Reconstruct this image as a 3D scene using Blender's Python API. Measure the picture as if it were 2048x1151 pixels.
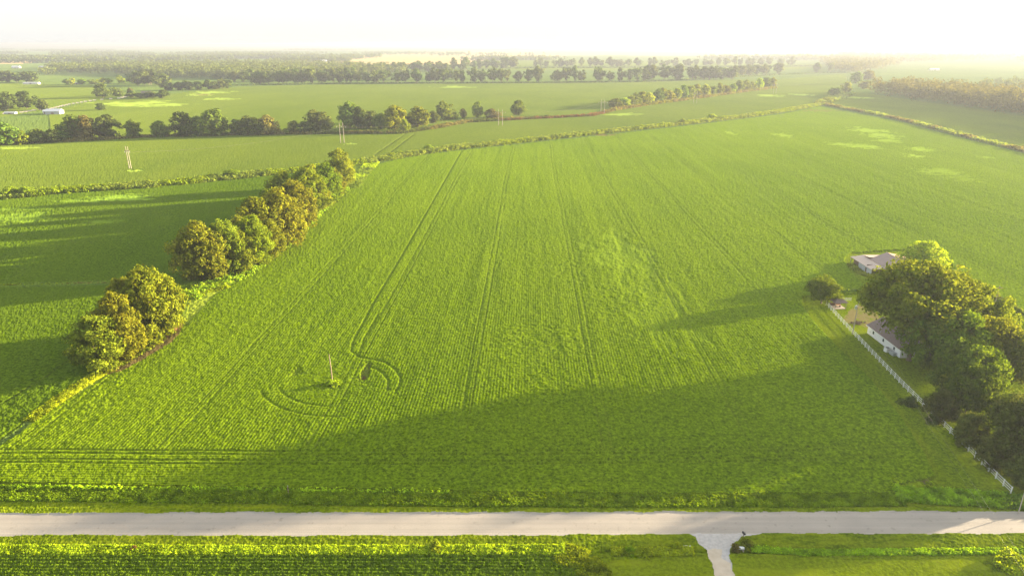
import bpy, math, random
import numpy as np
from mathutils import Vector

for o in list(bpy.data.objects):
    bpy.data.objects.remove(o)
SC = bpy.context.scene
COL = SC.collection

# ------------------------------------------------------------------ camera, sky, sun, exposure
CAM_H = 80.0
F_PX = 1365.0                      # focal length in photograph pixels (2048 wide)
HORIZON = 88.0
P = math.atan((575.5 - HORIZON) / F_PX)
SP, CP = math.sin(P), math.cos(P)
cam_d = bpy.data.cameras.new("camera")
cam = bpy.data.objects.new("camera", cam_d)
COL.objects.link(cam)
cam.location = (0, 0, CAM_H)
cam.rotation_euler = (math.pi / 2 - P, 0, 0)
cam_d.sensor_width = 36
cam_d.lens = 36 * F_PX / 2048
cam_d.clip_start = 0.5
cam_d.clip_end = 120000
SC.camera = cam

SUN_EL = math.radians(7.8)
SUN_AZ = math.radians(70.0)        # clockwise from the view direction (+Y)
world = bpy.data.worlds.new("World")
SC.world = world
world.use_nodes = True
wn = world.node_tree
sky = wn.nodes.new("ShaderNodeTexSky")
sky.sky_type = 'NISHITA'
sky.sun_disc = False
sky.sun_elevation = SUN_EL
sky.sun_rotation = SUN_AZ
sky.air_density = 1.0
sky.dust_density = 4.0
sky.ozone_density = 1.0
# thin bright cirrus veil over the whole sky, added to the clear sky's own light
veil = wn.nodes.new("ShaderNodeMix"); veil.data_type = 'RGBA'; veil.blend_type = 'ADD'
veil.inputs[0].default_value = 1.0
veil.inputs[7].default_value = (2.35, 2.38, 2.36, 1)
wn.links.new(sky.outputs[0], veil.inputs[6])
wn.links.new(veil.outputs[2], wn.nodes["Background"].inputs[0])
wn.nodes["Background"].inputs[1].default_value = 0.05

sun_l = bpy.data.lights.new("sun", 'SUN')
sun_l.energy = 5.0
sun_l.angle = math.radians(0.9)
sun_l.color = (1.0, 0.82, 0.55)
sun = bpy.data.objects.new("sun", sun_l)
COL.objects.link(sun)
sd = Vector((math.sin(SUN_AZ) * math.cos(SUN_EL), math.cos(SUN_AZ) * math.cos(SUN_EL), math.sin(SUN_EL)))
sun.rotation_euler = sd.to_track_quat('Z', 'Y').to_euler()
sun.location = (60, 40, 120)

SC.view_settings.view_transform = 'Standard'
SC.view_settings.look = 'None'
SC.view_settings.gamma = 1
SC.view_settings.use_curve_mapping = False
SC.view_settings.exposure = 2.95
SC.cycles.max_bounces = 6
SC.cycles.diffuse_bounces = 3
SC.cycles.transmission_bounces = 3
SC.cycles.volume_bounces = 0
SC.cycles.use_denoising = True

# ------------------------------------------------------------------ helpers
def G(px, py, z=0.0):
    """world point at height z lying under a pixel of the 2048x1151 photograph"""
    u = (px - 1024) / F_PX
    v = (py - 575.5) / F_PX
    zc = (CAM_H - z) / (SP + CP * v)
    return Vector((u * zc, zc * (CP - v * SP), z))

def hsh(ix, iy, seed):
    n = (ix.astype(np.int64) * 374761393 + iy.astype(np.int64) * 668265263 + seed * 1274126177) & 0x7fffffff
    n = ((n ^ (n >> 13)) * 1274126177) & 0x7fffffff
    n = ((n ^ (n >> 16)) * 668265263) & 0x7fffffff
    return ((n ^ (n >> 15)) & 0xffffff) / float(0xffffff)

def vn(x, y, seed=0):
    xi = np.floor(x); yi = np.floor(y)
    fx = x - xi; fy = y - yi
    fx = fx * fx * (3 - 2 * fx); fy = fy * fy * (3 - 2 * fy)
    a = hsh(xi, yi, seed); b = hsh(xi + 1, yi, seed)
    c = hsh(xi, yi + 1, seed); d = hsh(xi + 1, yi + 1, seed)
    return (a + (b - a) * fx) * (1 - fy) + (c + (d - c) * fx) * fy

def fbm(x, y, seed=0, o=3):
    s = 0; a = 1.0; t = 0
    for k in range(o):
        s = s + a * vn(x * 2 ** k, y * 2 ** k, seed + k * 17); t += a; a *= 0.5
    return s / t

def inpoly(px, py, poly):
    m = np.zeros(px.shape, bool)
    n = len(poly)
    for i in range(n):
        x1, y1 = poly[i]; x2, y2 = poly[(i + 1) % n]
        if y1 == y2: continue
        c = ((y1 > py) != (y2 > py))
        xx = (x2 - x1) * (py - y1) / (y2 - y1) + x1
        m ^= (c & (px < xx))
    return m

def dpoly(X, Y, pts):
    d = np.full(X.shape, 1e9)
    for (ax, ay), (bx, by) in zip(pts[:-1], pts[1:]):
        vx, vy = bx - ax, by - ay
        L = vx * vx + vy * vy + 1e-9
        t = np.clip(((X - ax) * vx + (Y - ay) * vy) / L, 0, 1)
        d = np.minimum(d, np.hypot(X - ax - t * vx, Y - ay - t * vy))
    return d

def sstep(a, b, x):
    t = np.clip((x - a) / (b - a), 0, 1)
    return t * t * (3 - 2 * t)

def gxy(pts):
    return [tuple(G(*p)[:2]) for p in pts]

def mesh_np(name, V, F, mats, smooth=False, midx=None):
    """mesh from numpy arrays, F is (n,3) or (n,4)"""
    me = bpy.data.meshes.new(name)
    V = np.asarray(V, np.float32); F = np.asarray(F, np.int32)
    k = F.shape[1]
    me.vertices.add(len(V)); me.vertices.foreach_set("co", V.ravel())
    me.loops.add(F.size); me.loops.foreach_set("vertex_index", F.ravel())
    me.polygons.add(len(F))
    me.polygons.foreach_set("loop_start", np.arange(0, F.size, k, dtype=np.int32))
    me.polygons.foreach_set("loop_total", np.full(len(F), k, np.int32))
    for m in (mats if isinstance(mats, (list, tuple)) else [mats]):
        me.materials.append(m)
    if midx is not None:
        me.polygons.foreach_set("material_index", np.asarray(midx, np.int32))
    if smooth:
        me.polygons.foreach_set("use_smooth", np.ones(len(F), bool))
    me.update(calc_edges=True)
    return me

def obj(name, me, parent=None, label=None, cat=None, group=None, kind=None, loc=None):
    o = bpy.data.objects.new(name, me)
    COL.objects.link(o)
    if parent: o.parent = parent
    if loc is not None: o.location = loc
    tag(o, label, cat, group, kind)
    return o

def tag(o, label=None, cat=None, group=None, kind=None):
    if label: o["label"] = label
    if cat: o["category"] = cat
    if group: o["group"] = group
    if kind: o["kind"] = kind

class MB:
    """collects boxes, tubes and faces into one mesh"""
    def __init__(s): s.v = []; s.f = []
    def face(s, pts):
        n = len(s.v); s.v += [tuple(p) for p in pts]; s.f.append(tuple(range(n, n + len(pts))))
    def box(s, x0, x1, y0, y1, z0, z1):
        n = len(s.v)
        s.v += [(x, y, z) for z in (z0, z1) for x, y in ((x0, y0), (x1, y0), (x1, y1), (x0, y1))]
        for q in ((0, 3, 2, 1), (4, 5, 6, 7), (0, 1, 5, 4), (1, 2, 6, 5), (2, 3, 7, 6), (3, 0, 4, 7)):
            s.f.append(tuple(n + i for i in q))
    def slab(s, pts, t):
        """a thick sheet: polygon pts and the same lowered by t"""
        n = len(s.v); k = len(pts)
        s.v += [tuple(p) for p in pts] + [(p[0], p[1], p[2] - t) for p in pts]
        s.f.append(tuple(range(n, n + k))); s.f.append(tuple(range(n + 2 * k - 1, n + k - 1, -1)))
        for i in range(k):
            j = (i + 1) % k
            s.f.append((n + i, n + k + i, n + k + j, n + j))
    def tube(s, pts, rad, k=6):
        n0 = len(s.v)
        pts = [Vector(p) for p in pts]
        if not isinstance(rad, (list, tuple)): rad = [rad] * len(pts)
        for i, p in enumerate(pts):
            d = (pts[min(i + 1, len(pts) - 1)] - pts[max(i - 1, 0)]).normalized()
            a = Vector((0, 0, 1)) if abs(d.z) < 0.9 else Vector((1, 0, 0))
            e1 = d.cross(a).normalized(); e2 = d.cross(e1)
            for j in range(k):
                t = 2 * math.pi * j / k
                s.v.append(tuple(p + rad[i] * (math.cos(t) * e1 + math.sin(t) * e2)))
        for i in range(len(pts) - 1):
            for j in range(k):
                a = n0 + i * k + j; b = n0 + i * k + (j + 1) % k
                s.f.append((a, b, b + k, a + k))
        s.f.append(tuple(n0 + j for j in range(k))[::-1])
        s.f.append(tuple(n0 + (len(pts) - 1) * k + j for j in range(k)))
    def build(s, name, mat, parent=None, **kw):
        me = bpy.data.meshes.new(name)
        me.from_pydata(s.v, [], s.f)
        me.materials.append(mat)
        me.update()
        return obj(name, me, parent, **kw)

def empty(name, loc, rz=0.0, **kw):
    o = bpy.data.objects.new(name, None)
    COL.objects.link(o)
    o.location = loc; o.rotation_euler = (0, 0, rz)
    o.empty_display_size = 0.5
    tag(o, **kw)
    return o

def copy_tree(o, parent=None):
    c = o.copy(); COL.objects.link(c)
    if parent: c.parent = parent
    for ch in list(o.children): copy_tree(ch, c)
    return c

# ------------------------------------------------------------------ materials
def new_mat(name):
    m = bpy.data.materials.new(name); m.use_nodes = True
    nt = m.node_tree
    for n in list(nt.nodes): nt.nodes.remove(n)
    out = nt.nodes.new("ShaderNodeOutputMaterial")
    return m, nt, out

def ramp(nt, fac, stops):
    r = nt.nodes.new("ShaderNodeValToRGB")
    el = r.color_ramp.elements
    while len(el) < len(stops): el.new(0.5)
    for e, (p, c) in zip(el, stops):
        e.position = p; e.color = (*c, 1)
    nt.links.new(fac, r.inputs[0])
    return r.outputs[0]

def noise(nt, scale, detail=3, stretch=(1, 1, 1), rot=0.0, rough=0.55, coord="pos"):
    if coord == "pos":
        src = nt.nodes.new("ShaderNodeNewGeometry").outputs["Position"]
    else:
        src = nt.nodes.new("ShaderNodeTexCoord").outputs["Object"]
    mp = nt.nodes.new("ShaderNodeMapping")
    mp.inputs["Scale"].default_value = stretch
    mp.inputs["Rotation"].default_value = (0, 0, rot)
    nt.links.new(src, mp.inputs[0])
    n = nt.nodes.new("ShaderNodeTexNoise")
    n.inputs["Scale"].default_value = scale
    n.inputs["Detail"].default_value = detail
    n.inputs["Roughness"].default_value = rough
    nt.links.new(mp.outputs[0], n.inputs["Vector"])
    return n.outputs["Fac"]

def mixc(nt, fac, a, b, mode='MIX'):
    m = nt.nodes.new("ShaderNodeMix"); m.data_type = 'RGBA'; m.blend_type = mode
    for s, val in ((0, fac), (6, a), (7, b)):
        if isinstance(val, (int, float)): m.inputs[s].default_value = val
        elif isinstance(val, tuple): m.inputs[s].default_value = (*val, 1)
        else: nt.links.new(val, m.inputs[s])
    return m.outputs[2]

def attr(nt, name):
    a = nt.nodes.new("ShaderNodeAttribute"); a.attribute_name = name
    return a.outputs["Fac"]

def simple(name, c1, c2=None, scale=1.0, rough=0.8, metallic=0.0, stretch=(1, 1, 1), coord="obj", spec=0.3, bump=0.0):
    m, nt, out = new_mat(name)
    b = nt.nodes.new("ShaderNodeBsdfPrincipled")
    b.inputs["Roughness"].default_value = rough
    b.inputs["Metallic"].default_value = metallic
    b.inputs["Specular IOR Level"].default_value = spec
    n = noise(nt, scale, 4, stretch, coord=coord)
    c = ramp(nt, n, [(0.3, c1), (0.7, c2 or tuple(x * 0.8 for x in c1))])
    nt.links.new(c, b.inputs["Base Color"])
    if bump:
        bp = nt.nodes.new("ShaderNodeBump"); bp.inputs["Distance"].default_value = bump
        nt.links.new(noise(nt, scale * 4, 3, coord=coord), bp.inputs["Height"])
        nt.links.new(bp.outputs[0], b.inputs["Normal"])
    nt.links.new(b.outputs[0], out.inputs[0])
    return m

def sc3(c, k): return tuple(x * k for x in c)

def crop_mat(name, dark, light, yellow, rot=0.0, soil=(0.16, 0.10, 0.05), streak=True):
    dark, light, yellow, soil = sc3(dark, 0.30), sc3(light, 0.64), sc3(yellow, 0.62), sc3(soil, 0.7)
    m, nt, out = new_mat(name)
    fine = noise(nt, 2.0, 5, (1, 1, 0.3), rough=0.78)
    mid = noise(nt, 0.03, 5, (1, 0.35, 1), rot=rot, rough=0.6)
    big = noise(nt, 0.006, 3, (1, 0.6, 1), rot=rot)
    c = ramp(nt, fine, [(0.38, dark), (0.60, light)])  # leaf tone grain, dark end deepened for shade between leaves
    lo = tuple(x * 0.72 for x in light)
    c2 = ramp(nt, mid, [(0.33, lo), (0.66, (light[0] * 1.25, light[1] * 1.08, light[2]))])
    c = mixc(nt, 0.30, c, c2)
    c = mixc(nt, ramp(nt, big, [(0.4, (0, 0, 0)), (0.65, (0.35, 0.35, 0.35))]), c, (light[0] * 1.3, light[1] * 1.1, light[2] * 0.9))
    gap_shade = ramp(nt, noise(nt, 1.25, 6, (1, 1, 0.3), rough=0.85), [(0.40, (0.35, 0.40, 0.35)), (0.56, (1.12, 1.12, 1.12))])  # shade between the leaves, put into the colour as dark speckle
    c = mixc(nt, 1.0, c, gap_shade, 'MULTIPLY')
    c = mixc(nt, attr(nt, "patch"), c, yellow)
    c = mixc(nt, attr(nt, "soil"), c, soil)
    d = nt.nodes.new("ShaderNodeBsdfDiffuse")
    d.inputs["Roughness"].default_value = 0.6
    nt.links.new(c, d.inputs[0])
    # leaves let some light through: sheen-like lift from a translucent share
    t = nt.nodes.new("ShaderNodeBsdfSheen")
    t.inputs["Color"].default_value = (light[0] * 0.2, light[1] * 0.2, light[2] * 0.2, 1)
    t.inputs["Roughness"].default_value = 0.6
    mx = nt.nodes.new("ShaderNodeAddShader")
    nt.links.new(d.outputs[0], mx.inputs[0]); nt.links.new(t.outputs[0], mx.inputs[1])
    nt.links.new(mx.outputs[0], out.inputs[0])
    return m

def leaf_mat(name, dark, light, trans=0.4, scale=0.45, rnd=0.25):
    dark, light = sc3(dark, 0.75), sc3(light, 1.05)
    m, nt, out = new_mat(name)
    n = noise(nt, scale, 4, coord="obj", rough=0.65)
    c = ramp(nt, n, [(0.32, dark), (0.66, light)])
    oi = nt.nodes.new("ShaderNodeObjectInfo")
    hs = nt.nodes.new("ShaderNodeHueSaturation")
    mr = nt.nodes.new("ShaderNodeMapRange")
    mr.inputs["To Min"].default_value = 0.5 - rnd * 0.08; mr.inputs["To Max"].default_value = 0.5 + rnd * 0.08
    mv = nt.nodes.new("ShaderNodeMapRange")
    mv.inputs["To Min"].default_value = 1 - rnd; mv.inputs["To Max"].default_value = 1 + rnd
    nt.links.new(oi.outputs["Random"], mr.inputs[0])
    mm = nt.nodes.new("ShaderNodeMath"); mm.operation = 'MULTIPLY'; mm.inputs[1].default_value = 7.31
    fr = nt.nodes.new("ShaderNodeMath"); fr.operation = 'FRACT'
    nt.links.new(oi.outputs["Random"], mm.inputs[0]); nt.links.new(mm.outputs[0], fr.inputs[0]); nt.links.new(fr.outputs[0], mv.inputs[0])
    nt.links.new(mr.outputs[0], hs.inputs["Hue"]); nt.links.new(mv.outputs[0], hs.inputs["Value"]); nt.links.new(c, hs.inputs["Color"])
    d = nt.nodes.new("ShaderNodeBsdfDiffuse"); t = nt.nodes.new("ShaderNodeBsdfTranslucent")
    nt.links.new(hs.outputs[0], d.inputs[0])
    tc = mixc(nt, 1.0, hs.outputs[0], (1.35, 1.15, 0.6), 'MULTIPLY')
    nt.links.new(tc, t.inputs[0])
    mx = nt.nodes.new("ShaderNodeMixShader"); mx.inputs[0].default_value = trans
    nt.links.new(d.outputs[0], mx.inputs[1]); nt.links.new(t.outputs[0], mx.inputs[2])
    nt.links.new(mx.outputs[0], out.inputs[0])
    return m

M = {}
ROT = 0.027
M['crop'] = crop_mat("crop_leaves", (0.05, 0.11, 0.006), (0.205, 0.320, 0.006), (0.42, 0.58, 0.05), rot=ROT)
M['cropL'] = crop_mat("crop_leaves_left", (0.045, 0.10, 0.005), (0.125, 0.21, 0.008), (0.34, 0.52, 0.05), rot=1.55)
M['cropF'] = crop_mat("crop_leaves_far", (0.075, 0.14, 0.014), (0.165, 0.235, 0.022), (0.40, 0.54, 0.07), rot=1.55)
M['past'] = crop_mat("pasture_grass", (0.075, 0.14, 0.025), (0.14, 0.22, 0.045), (0.35, 0.38, 0.09), rot=1.5)
M['tan'] = crop_mat("ripe_field", (0.40, 0.30, 0.13), (0.58, 0.45, 0.20), (0.6, 0.5, 0.2), rot=1.55)
M['grass'] = crop_mat("mown_grass", (0.09, 0.16, 0.004), (0.20, 0.29, 0.007), (0.32, 0.37, 0.012), rot=1.55, soil=(0.27, 0.18, 0.11))
M['brush'] = crop_mat("rough_grass", (0.08, 0.15, 0.015), (0.20, 0.30, 0.03), (0.45, 0.52, 0.04), rot=1.0, soil=(0.34, 0.17, 0.08))

def road_mat():
    m, nt, out = new_mat("weathered_asphalt")
    b = nt.nodes.new("ShaderNodeBsdfPrincipled"); b.inputs["Roughness"].default_value = 0.9
    f = noise(nt, 3.0, 6, rough=0.75)
    s = noise(nt, 0.35, 4, (0.08, 3.0, 1), rough=0.6)
    g = noise(nt, 0.12, 3)
    c = ramp(nt, f, [(0.3, (0.207, 0.183, 0.151)), (0.7, (0.288, 0.255, 0.213))])
    c = mixc(nt, 0.55, c, ramp(nt, s, [(0.35, (0.213, 0.188, 0.163)), (0.65, (0.288, 0.255, 0.213))]))
    c = mixc(nt, 0.3, c, ramp(nt, g, [(0.35, (0.213, 0.188, 0.157)), (0.65, (0.312, 0.275, 0.223))]))
    c = mixc(nt, attr(nt, "patch"), c, (0.326, 0.293, 0.234))
    c = mixc(nt, attr(nt, "soil"), c, (0.125, 0.103, 0.078))
    bp = nt.nodes.new("ShaderNodeBump"); bp.inputs["Distance"].default_value = 0.02
    nt.links.new(noise(nt, 6.0, 4), bp.inputs["Height"]); nt.links.new(bp.outputs[0], b.inputs["Normal"])
    nt.links.new(c, b.inputs["Base Color"]); nt.links.new(b.outputs[0], out.inputs[0])
    return m
M['road'] = road_mat()
M['gravel'] = simple("pale_gravel", (0.27, 0.255, 0.24), (0.36, 0.34, 0.31), 1.5, 0.95, coord="pos", bump=0.03)
M['concrete'] = simple("worn_concrete", (0.32, 0.27, 0.20), (0.40, 0.34, 0.26), 0.7, 0.9, coord="pos", bump=0.01)
M['bark'] = simple("bark", (0.10, 0.075, 0.05), (0.17, 0.13, 0.09), 1.5, 0.9, stretch=(1, 1, 0.2))
M['leaf_olive'] = leaf_mat("olive_leaves", (0.06, 0.09, 0.005), (0.225, 0.262, 0.017), 0.38)
M['leaf_green'] = leaf_mat("green_leaves", (0.06, 0.115, 0.014), (0.17, 0.24, 0.03), 0.4)
M['leaf_lime'] = leaf_mat("lime_leaves", (0.14, 0.22, 0.01), (0.30, 0.40, 0.02), 0.45)
M['leaf_yg'] = leaf_mat("yellow_green_leaves", (0.075, 0.12, 0.006), (0.20, 0.26, 0.012), 0.42)
M['leaf_wood'] = leaf_mat("wood_leaves", (0.06, 0.08, 0.012), (0.15, 0.16, 0.03), 0.35, scale=0.1)
M['leaf_oak'] = leaf_mat("oak_leaves", (0.045, 0.085, 0.004), (0.15, 0.20, 0.012), 0.42)
M['leaf_gold'] = leaf_mat("golden_leaves", (0.05, 0.08, 0.005), (0.165, 0.20, 0.010), 0.5)
M['leaf_dark'] = leaf_mat("dark_leaves", (0.055, 0.085, 0.015), (0.12, 0.16, 0.03), 0.35)
M['leaf_far'] = leaf_mat("far_leaves", (0.05, 0.085, 0.015), (0.12, 0.165, 0.03), 0.35, scale=0.08)
M['weeds'] = leaf_mat("weed_leaves", (0.11, 0.18, 0.004), (0.27, 0.38, 0.010), 0.45, scale=0.5)
M['tallgrass'] = leaf_mat("tall_grass_blades", (0.30, 0.42, 0.010), (0.48, 0.62, 0.02), 0.45, scale=0.35)
M['ditch'] = leaf_mat("ditch_leaves", (0.11, 0.18, 0.02), (0.26, 0.34, 0.045), 0.42, scale=0.2)
M['redbrush'] = leaf_mat("red_brown_leaves", (0.14, 0.11, 0.02), (0.28, 0.17, 0.06), 0.35, scale=0.1)
M['brownbrush'] = leaf_mat("brown_green_leaves", (0.09, 0.10, 0.02), (0.22, 0.21, 0.05), 0.35, scale=0.2)
M['white'] = simple("white_paint", (0.66, 0.65, 0.62), (0.52, 0.51, 0.47), 2.0, 0.6)
M['siding'] = simple("white_siding", (0.62, 0.61, 0.60), (0.54, 0.53, 0.52), 3.0, 0.7, stretch=(0.2, 0.2, 6))
M['shingle'] = simple("brown_shingles", (0.17, 0.13, 0.12), (0.11, 0.08, 0.075), 4.0, 0.9, stretch=(0.5, 0.5, 3))
M['tin'] = simple("weathered_tin", (0.376, 0.294, 0.237), (0.296, 0.223, 0.175), 0.8, 0.55, 0.25, stretch=(0.3, 4, 1))
M['orangetin'] = simple("sun_orange_tin", (0.372, 0.216, 0.132), (0.252, 0.144, 0.096), 0.7, 0.7, 0.1, stretch=(0.4, 3, 1))  # orange tone; on the barn roof it is sunlight put into colour
M['greytin'] = simple("grey_tin", (0.198, 0.142, 0.122), (0.251, 0.182, 0.153), 1.0, 0.6, 0.2, stretch=(0.4, 3, 1))
M['tinwall'] = simple("pale_tin_wall", (0.312, 0.324, 0.324), (0.384, 0.384, 0.372), 1.2, 0.7, 0.0, stretch=(4, 4, 0.3))
M['darkwood'] = simple("dark_boards", (0.10, 0.07, 0.05), (0.17, 0.11, 0.08), 2.0, 0.9, stretch=(4, 4, 0.3))
M['wood'] = simple("pole_wood", (0.252, 0.192, 0.132), (0.180, 0.132, 0.090), 2.0, 0.9, stretch=(1, 1, 0.1))
M['palewood'] = simple("pale_pole_wood", (0.330, 0.288, 0.240), (0.264, 0.228, 0.186), 2.0, 0.9, stretch=(1, 1, 0.1))
M['metal'] = simple("galvanised_metal", (0.50, 0.51, 0.52), (0.42, 0.43, 0.44), 3.0, 0.45, 0.5)
M['wire'] = simple("cable", (0.22, 0.21, 0.17), (0.17, 0.16, 0.13), 3.0, 0.5, 0.3)
M['black'] = simple("black_paint", (0.02, 0.02, 0.022), (0.03, 0.03, 0.03), 3.0, 0.4)
M['glass'] = simple("dark_glass", (0.03, 0.035, 0.04), (0.04, 0.05, 0.055), 2.0, 0.08, 0.0, spec=0.6)
M['carpaint'] = simple("white_car_paint", (0.82, 0.82, 0.80), (0.80, 0.80, 0.78), 2.0, 0.25, spec=0.6)
M['rubber'] = simple("tyre_rubber", (0.02, 0.02, 0.02), (0.03, 0.03, 0.03), 5.0, 0.9)

# ------------------------------------------------------------------ the ground: one sheet cut into its surfaces
CL = dict(pasture=0, main=1, leftA=2, leftB=3, beyond=4, farfield=5, rstrip=6, farleft=7, tan=8, lawn=9,
          verge=10, south=11, slawn=12, road=13, drive=14, rough=15, farright=16, gravel=17, track=18, concrete=19)

STEP = 1.35
ys = np.concatenate([np.arange(1180, 92.5, -STEP), [92.0, 91.6]])
fr_Y = []
for y in ys: fr_Y.append(G(1024, y)[1])
fr_Y = np.array(fr_Y)
near_Y = np.array([-3000, -800, -200, -60, 0, 20, 40, 52, 62, 70, 76, 80, 82.5])
near_Y = near_Y[near_Y < fr_Y[0] - 0.5]
Ys = np.concatenate([near_Y, fr_Y])
us = np.arange(-0.80, 0.8001, STEP / F_PX)
outer = np.array([0.83, 0.87, 0.93, 1.0, 1.1, 1.25, 1.5, 1.8, 2.2, 3, 4.5, 8, 20, 80])
us = np.concatenate([-outer[::-1], us, outer])
W = np.maximum(Ys * CP + CAM_H * SP, fr_Y[0] * CP + CAM_H * SP)
XX = np.clip(W[:, None] * us[None, :], -29000, 29000)
YY = np.repeat(Ys[:, None], len(us), 1)
ZC = np.maximum(YY * CP + CAM_H * SP, 1.0)
PX = 1024 + F_PX * XX / ZC
PY = 575.5 + F_PX * (CAM_H * CP - YY * SP) / ZC
PY[YY < 60] = 1600 + (60 - YY[YY < 60])
PX[YY < 60] = 1024 + XX[YY < 60] * 10
nr, nc = XX.shape
cls = np.zeros((nr, nc), np.int8)
patch = np.zeros((nr, nc), np.float32)
soil = np.zeros((nr, nc), np.float32)
jx = (fbm(XX * 0.8, YY * 0.8, 5, 2) - 0.5)
jit = jx * 900 / ZC                      # about a metre of wobble on every edge
PXj = PX + jit; PYj = PY + jit * 0.35

def paint(c, poly, jitter=True):
    xs = [p[0] for p in poly]; yy = [p[1] for p in poly]
    m = (PX > min(xs) - 5) & (PX < max(xs) + 5) & (PY > min(yy) - 5) & (PY < max(yy) + 5)
    idx = np.nonzero(m)
    a = PXj[idx] if jitter else PX[idx]; b = PYj[idx] if jitter else PY[idx]
    k = inpoly(a, b, poly)
    cls[idx[0][k], idx[1][k]] = CL[c] if isinstance(c, str) else c

DITCH = [(-900, 470), (-300, 420), (0, 396), (100, 386), (200, 378), (300, 372), (400, 362), (500, 352), (600, 341), (700, 329), (745, 322),
         (800, 312), (860, 303), (930, 294), (1000, 287), (1100, 276), (1200, 265), (1300, 254), (1400, 243), (1500, 231), (1580, 219), (1640, 208)]
LEFTB = [(-700, 1400), (-200, 1010), (40, 872), (100, 825), (205, 763), (235, 742), (300, 703), (372, 655), (392, 634), (430, 592), (475, 565), (540, 524), (600, 470), (690, 392), (745, 332)]
RIGHTD = [(1640, 208), (1700, 220), (1760, 231), (1830, 247), (1900, 266), (1970, 284), (2048, 303), (2300, 370), (3000, 560), (4500, 980)]
HEDGE = [(-900, 330), (-200, 300), (0, 290), (150, 284), (300, 275), (450, 271), (560, 270), (700, 268), (800, 268), (870, 258), (930, 246), (1000, 242), (1100, 236), (1180, 232), (1215, 222), (1300, 208), (1400, 195), (1500, 182), (1550, 176)]
# far country
paint('tan', [(560, 132), (700, 112), (860, 106), (1200, 97), (1560, 96), (1640, 104), (1560, 113), (1200, 112), (980, 117), (950, 130), (720, 133), (600, 140)])
paint('tan', [(-100, 132), (60, 128), (80, 120), (-100, 122)])
paint('farfield', [(1560, 128), (1690, 130), (1600, 140), (1200, 142), (960, 140), (960, 128), (1010, 120)])
paint('farright', [(1740, 160), (1800, 128), (2048, 122), (2600, 125), (2700, 200), (2048, 168), (1900, 158)])
paint('farleft', [(-600, 172), (0, 168), (180, 172), (262, 190), (180, 204), (95, 222), (0, 236), (-600, 240)])
paint('farfield', [(100, 250), (96, 224), (200, 200), (330, 190), (460, 176), (700, 168), (1000, 167), (1280, 164), (1500, 160), (1560, 160), (1550, 178),
                   (1400, 197), (1300, 210), (1215, 224), (1180, 233), (1000, 243), (870, 260), (700, 269), (450, 272), (100, 284)])
paint('beyond', HEDGE + [(1555, 160), (1690, 148), (1700, 180), (1640, 208)] + DITCH[::-1][1:])
paint('rstrip', [(1650, 208), (1700, 186), (1745, 190), (1850, 205), (1950, 219), (2048, 234), (2500, 300), (4500, 620), (4500, 960), (3000, 550), (2300, 362)] + [(2048, 298), (1900, 262), (1760, 228)])
paint('leftA', DITCH[:11] + LEFTB[:6:-1] + [(372, 640), (250, 568), (0, 573), (-1200, 580), (-2500, 700), (-2500, 520)])
paint('leftB', [(250, 572), (0, 577), (-1200, 590), (-2600, 800), (-2600, 1300), (-700, 1400), (-200, 1000), (28, 868), (95, 815), (190, 748), (372, 650)])
NORTH = 973
paint('main', LEFTB + [(800, 319), (860, 309), (1000, 294), (1200, 273), (1400, 250), (1560, 230), (1640, 214), (1700, 226), (1800, 245), (1900, 272), (2048, 309),
                       (2300, 378), (3000, 570), (4500, 1000), (3000, 1020), (2400, 1010), (1900, 990), (1790, 992), (1300, 993), (900, 988), (450, 980), (0, 970), (-400, 968)])
# grass at the foot of the left tree line, brush along the ditches
paint('rough', [(40, 872), (100, 825), (205, 763), (235, 742), (300, 703), (372, 655), (392, 634), (430, 592), (475, 565), (540, 524), (600, 470), (690, 392), (745, 332),
                (715, 330), (660, 385), (570, 460), (500, 520), (430, 560), (385, 570), (375, 590), (365, 630), (300, 660), (190, 740), (110, 798), (70, 836)])
paint('rough', [(0, 570), (250, 564), (250, 569), (0, 577), (-1200, 590), (-1200, 584)])
# farmyard
LOT = [(1795, 1000), (1790, 975), (1870, 957), (1850, 915), (1800, 835), (1740, 762), (1680, 702), (1650, 672), (1618, 634), (1605, 612), (1604, 596),
       (1680, 588), (1720, 588), (1728, 572), (1700, 545), (1688, 520), (1700, 508), (1815, 500), (1900, 545), (1960, 583), (2048, 635), (2400, 840), (2900, 1100), (2300, 1040), (2048, 1015), (1900, 1008)]
paint('lawn', LOT)
paint('gravel', [(1990, 675), (2048, 668), (2200, 720), (2300, 900), (2150, 760), (2030, 700)])
# road and verges
paint('verge', [(-6000, 965), (0, 968), (450, 978), (900, 986), (1300, 991), (1800, 990), (1900, 1003), (2100, 1008), (8000, 1015), (8000, 1060), (2048, 1070), (1520, 1066), (1000, 1070), (0, 1072), (-6000, 1075)])
paint('verge', [(-6000, 1068), (8000, 1064), (9000, 2000), (-9000, 2000)])
paint('slawn', [(1195, 1180), (1225, 1120), (1300, 1116), (1412, 1112), (1470, 1112), (1600, 1120), (1950, 1116), (1985, 1140), (2000, 1180), (3000, 2000), (1000, 2000)])
paint('south', [(-6000, 1108), (0, 1110), (500, 1112), (900, 1112), (1095, 1108), (1150, 1130), (1180, 1151), (1190, 1180), (900, 3000), (-9000, 3000)])
paint('drive', [(1365, 1062), (1392, 1074), (1397, 1088), (1412, 1100), (1440, 1165), (1480, 2000), (1520, 2000), (1472, 1165), (1458, 1108), (1463, 1088), (1485, 1074), (1530, 1066)])
paint('concrete', [(1411, 1099), (1441, 1097), (1446, 1118), (1459, 1126), (1470, 1151), (1476, 1180), (1485, 2000), (1475, 2000), (1446, 1180), (1431, 1151)])
rj = PY + jx * 2.2 + (fbm(XX * 0.25, YY * 0.25, 6, 3) - 0.5) * 5.0
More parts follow.
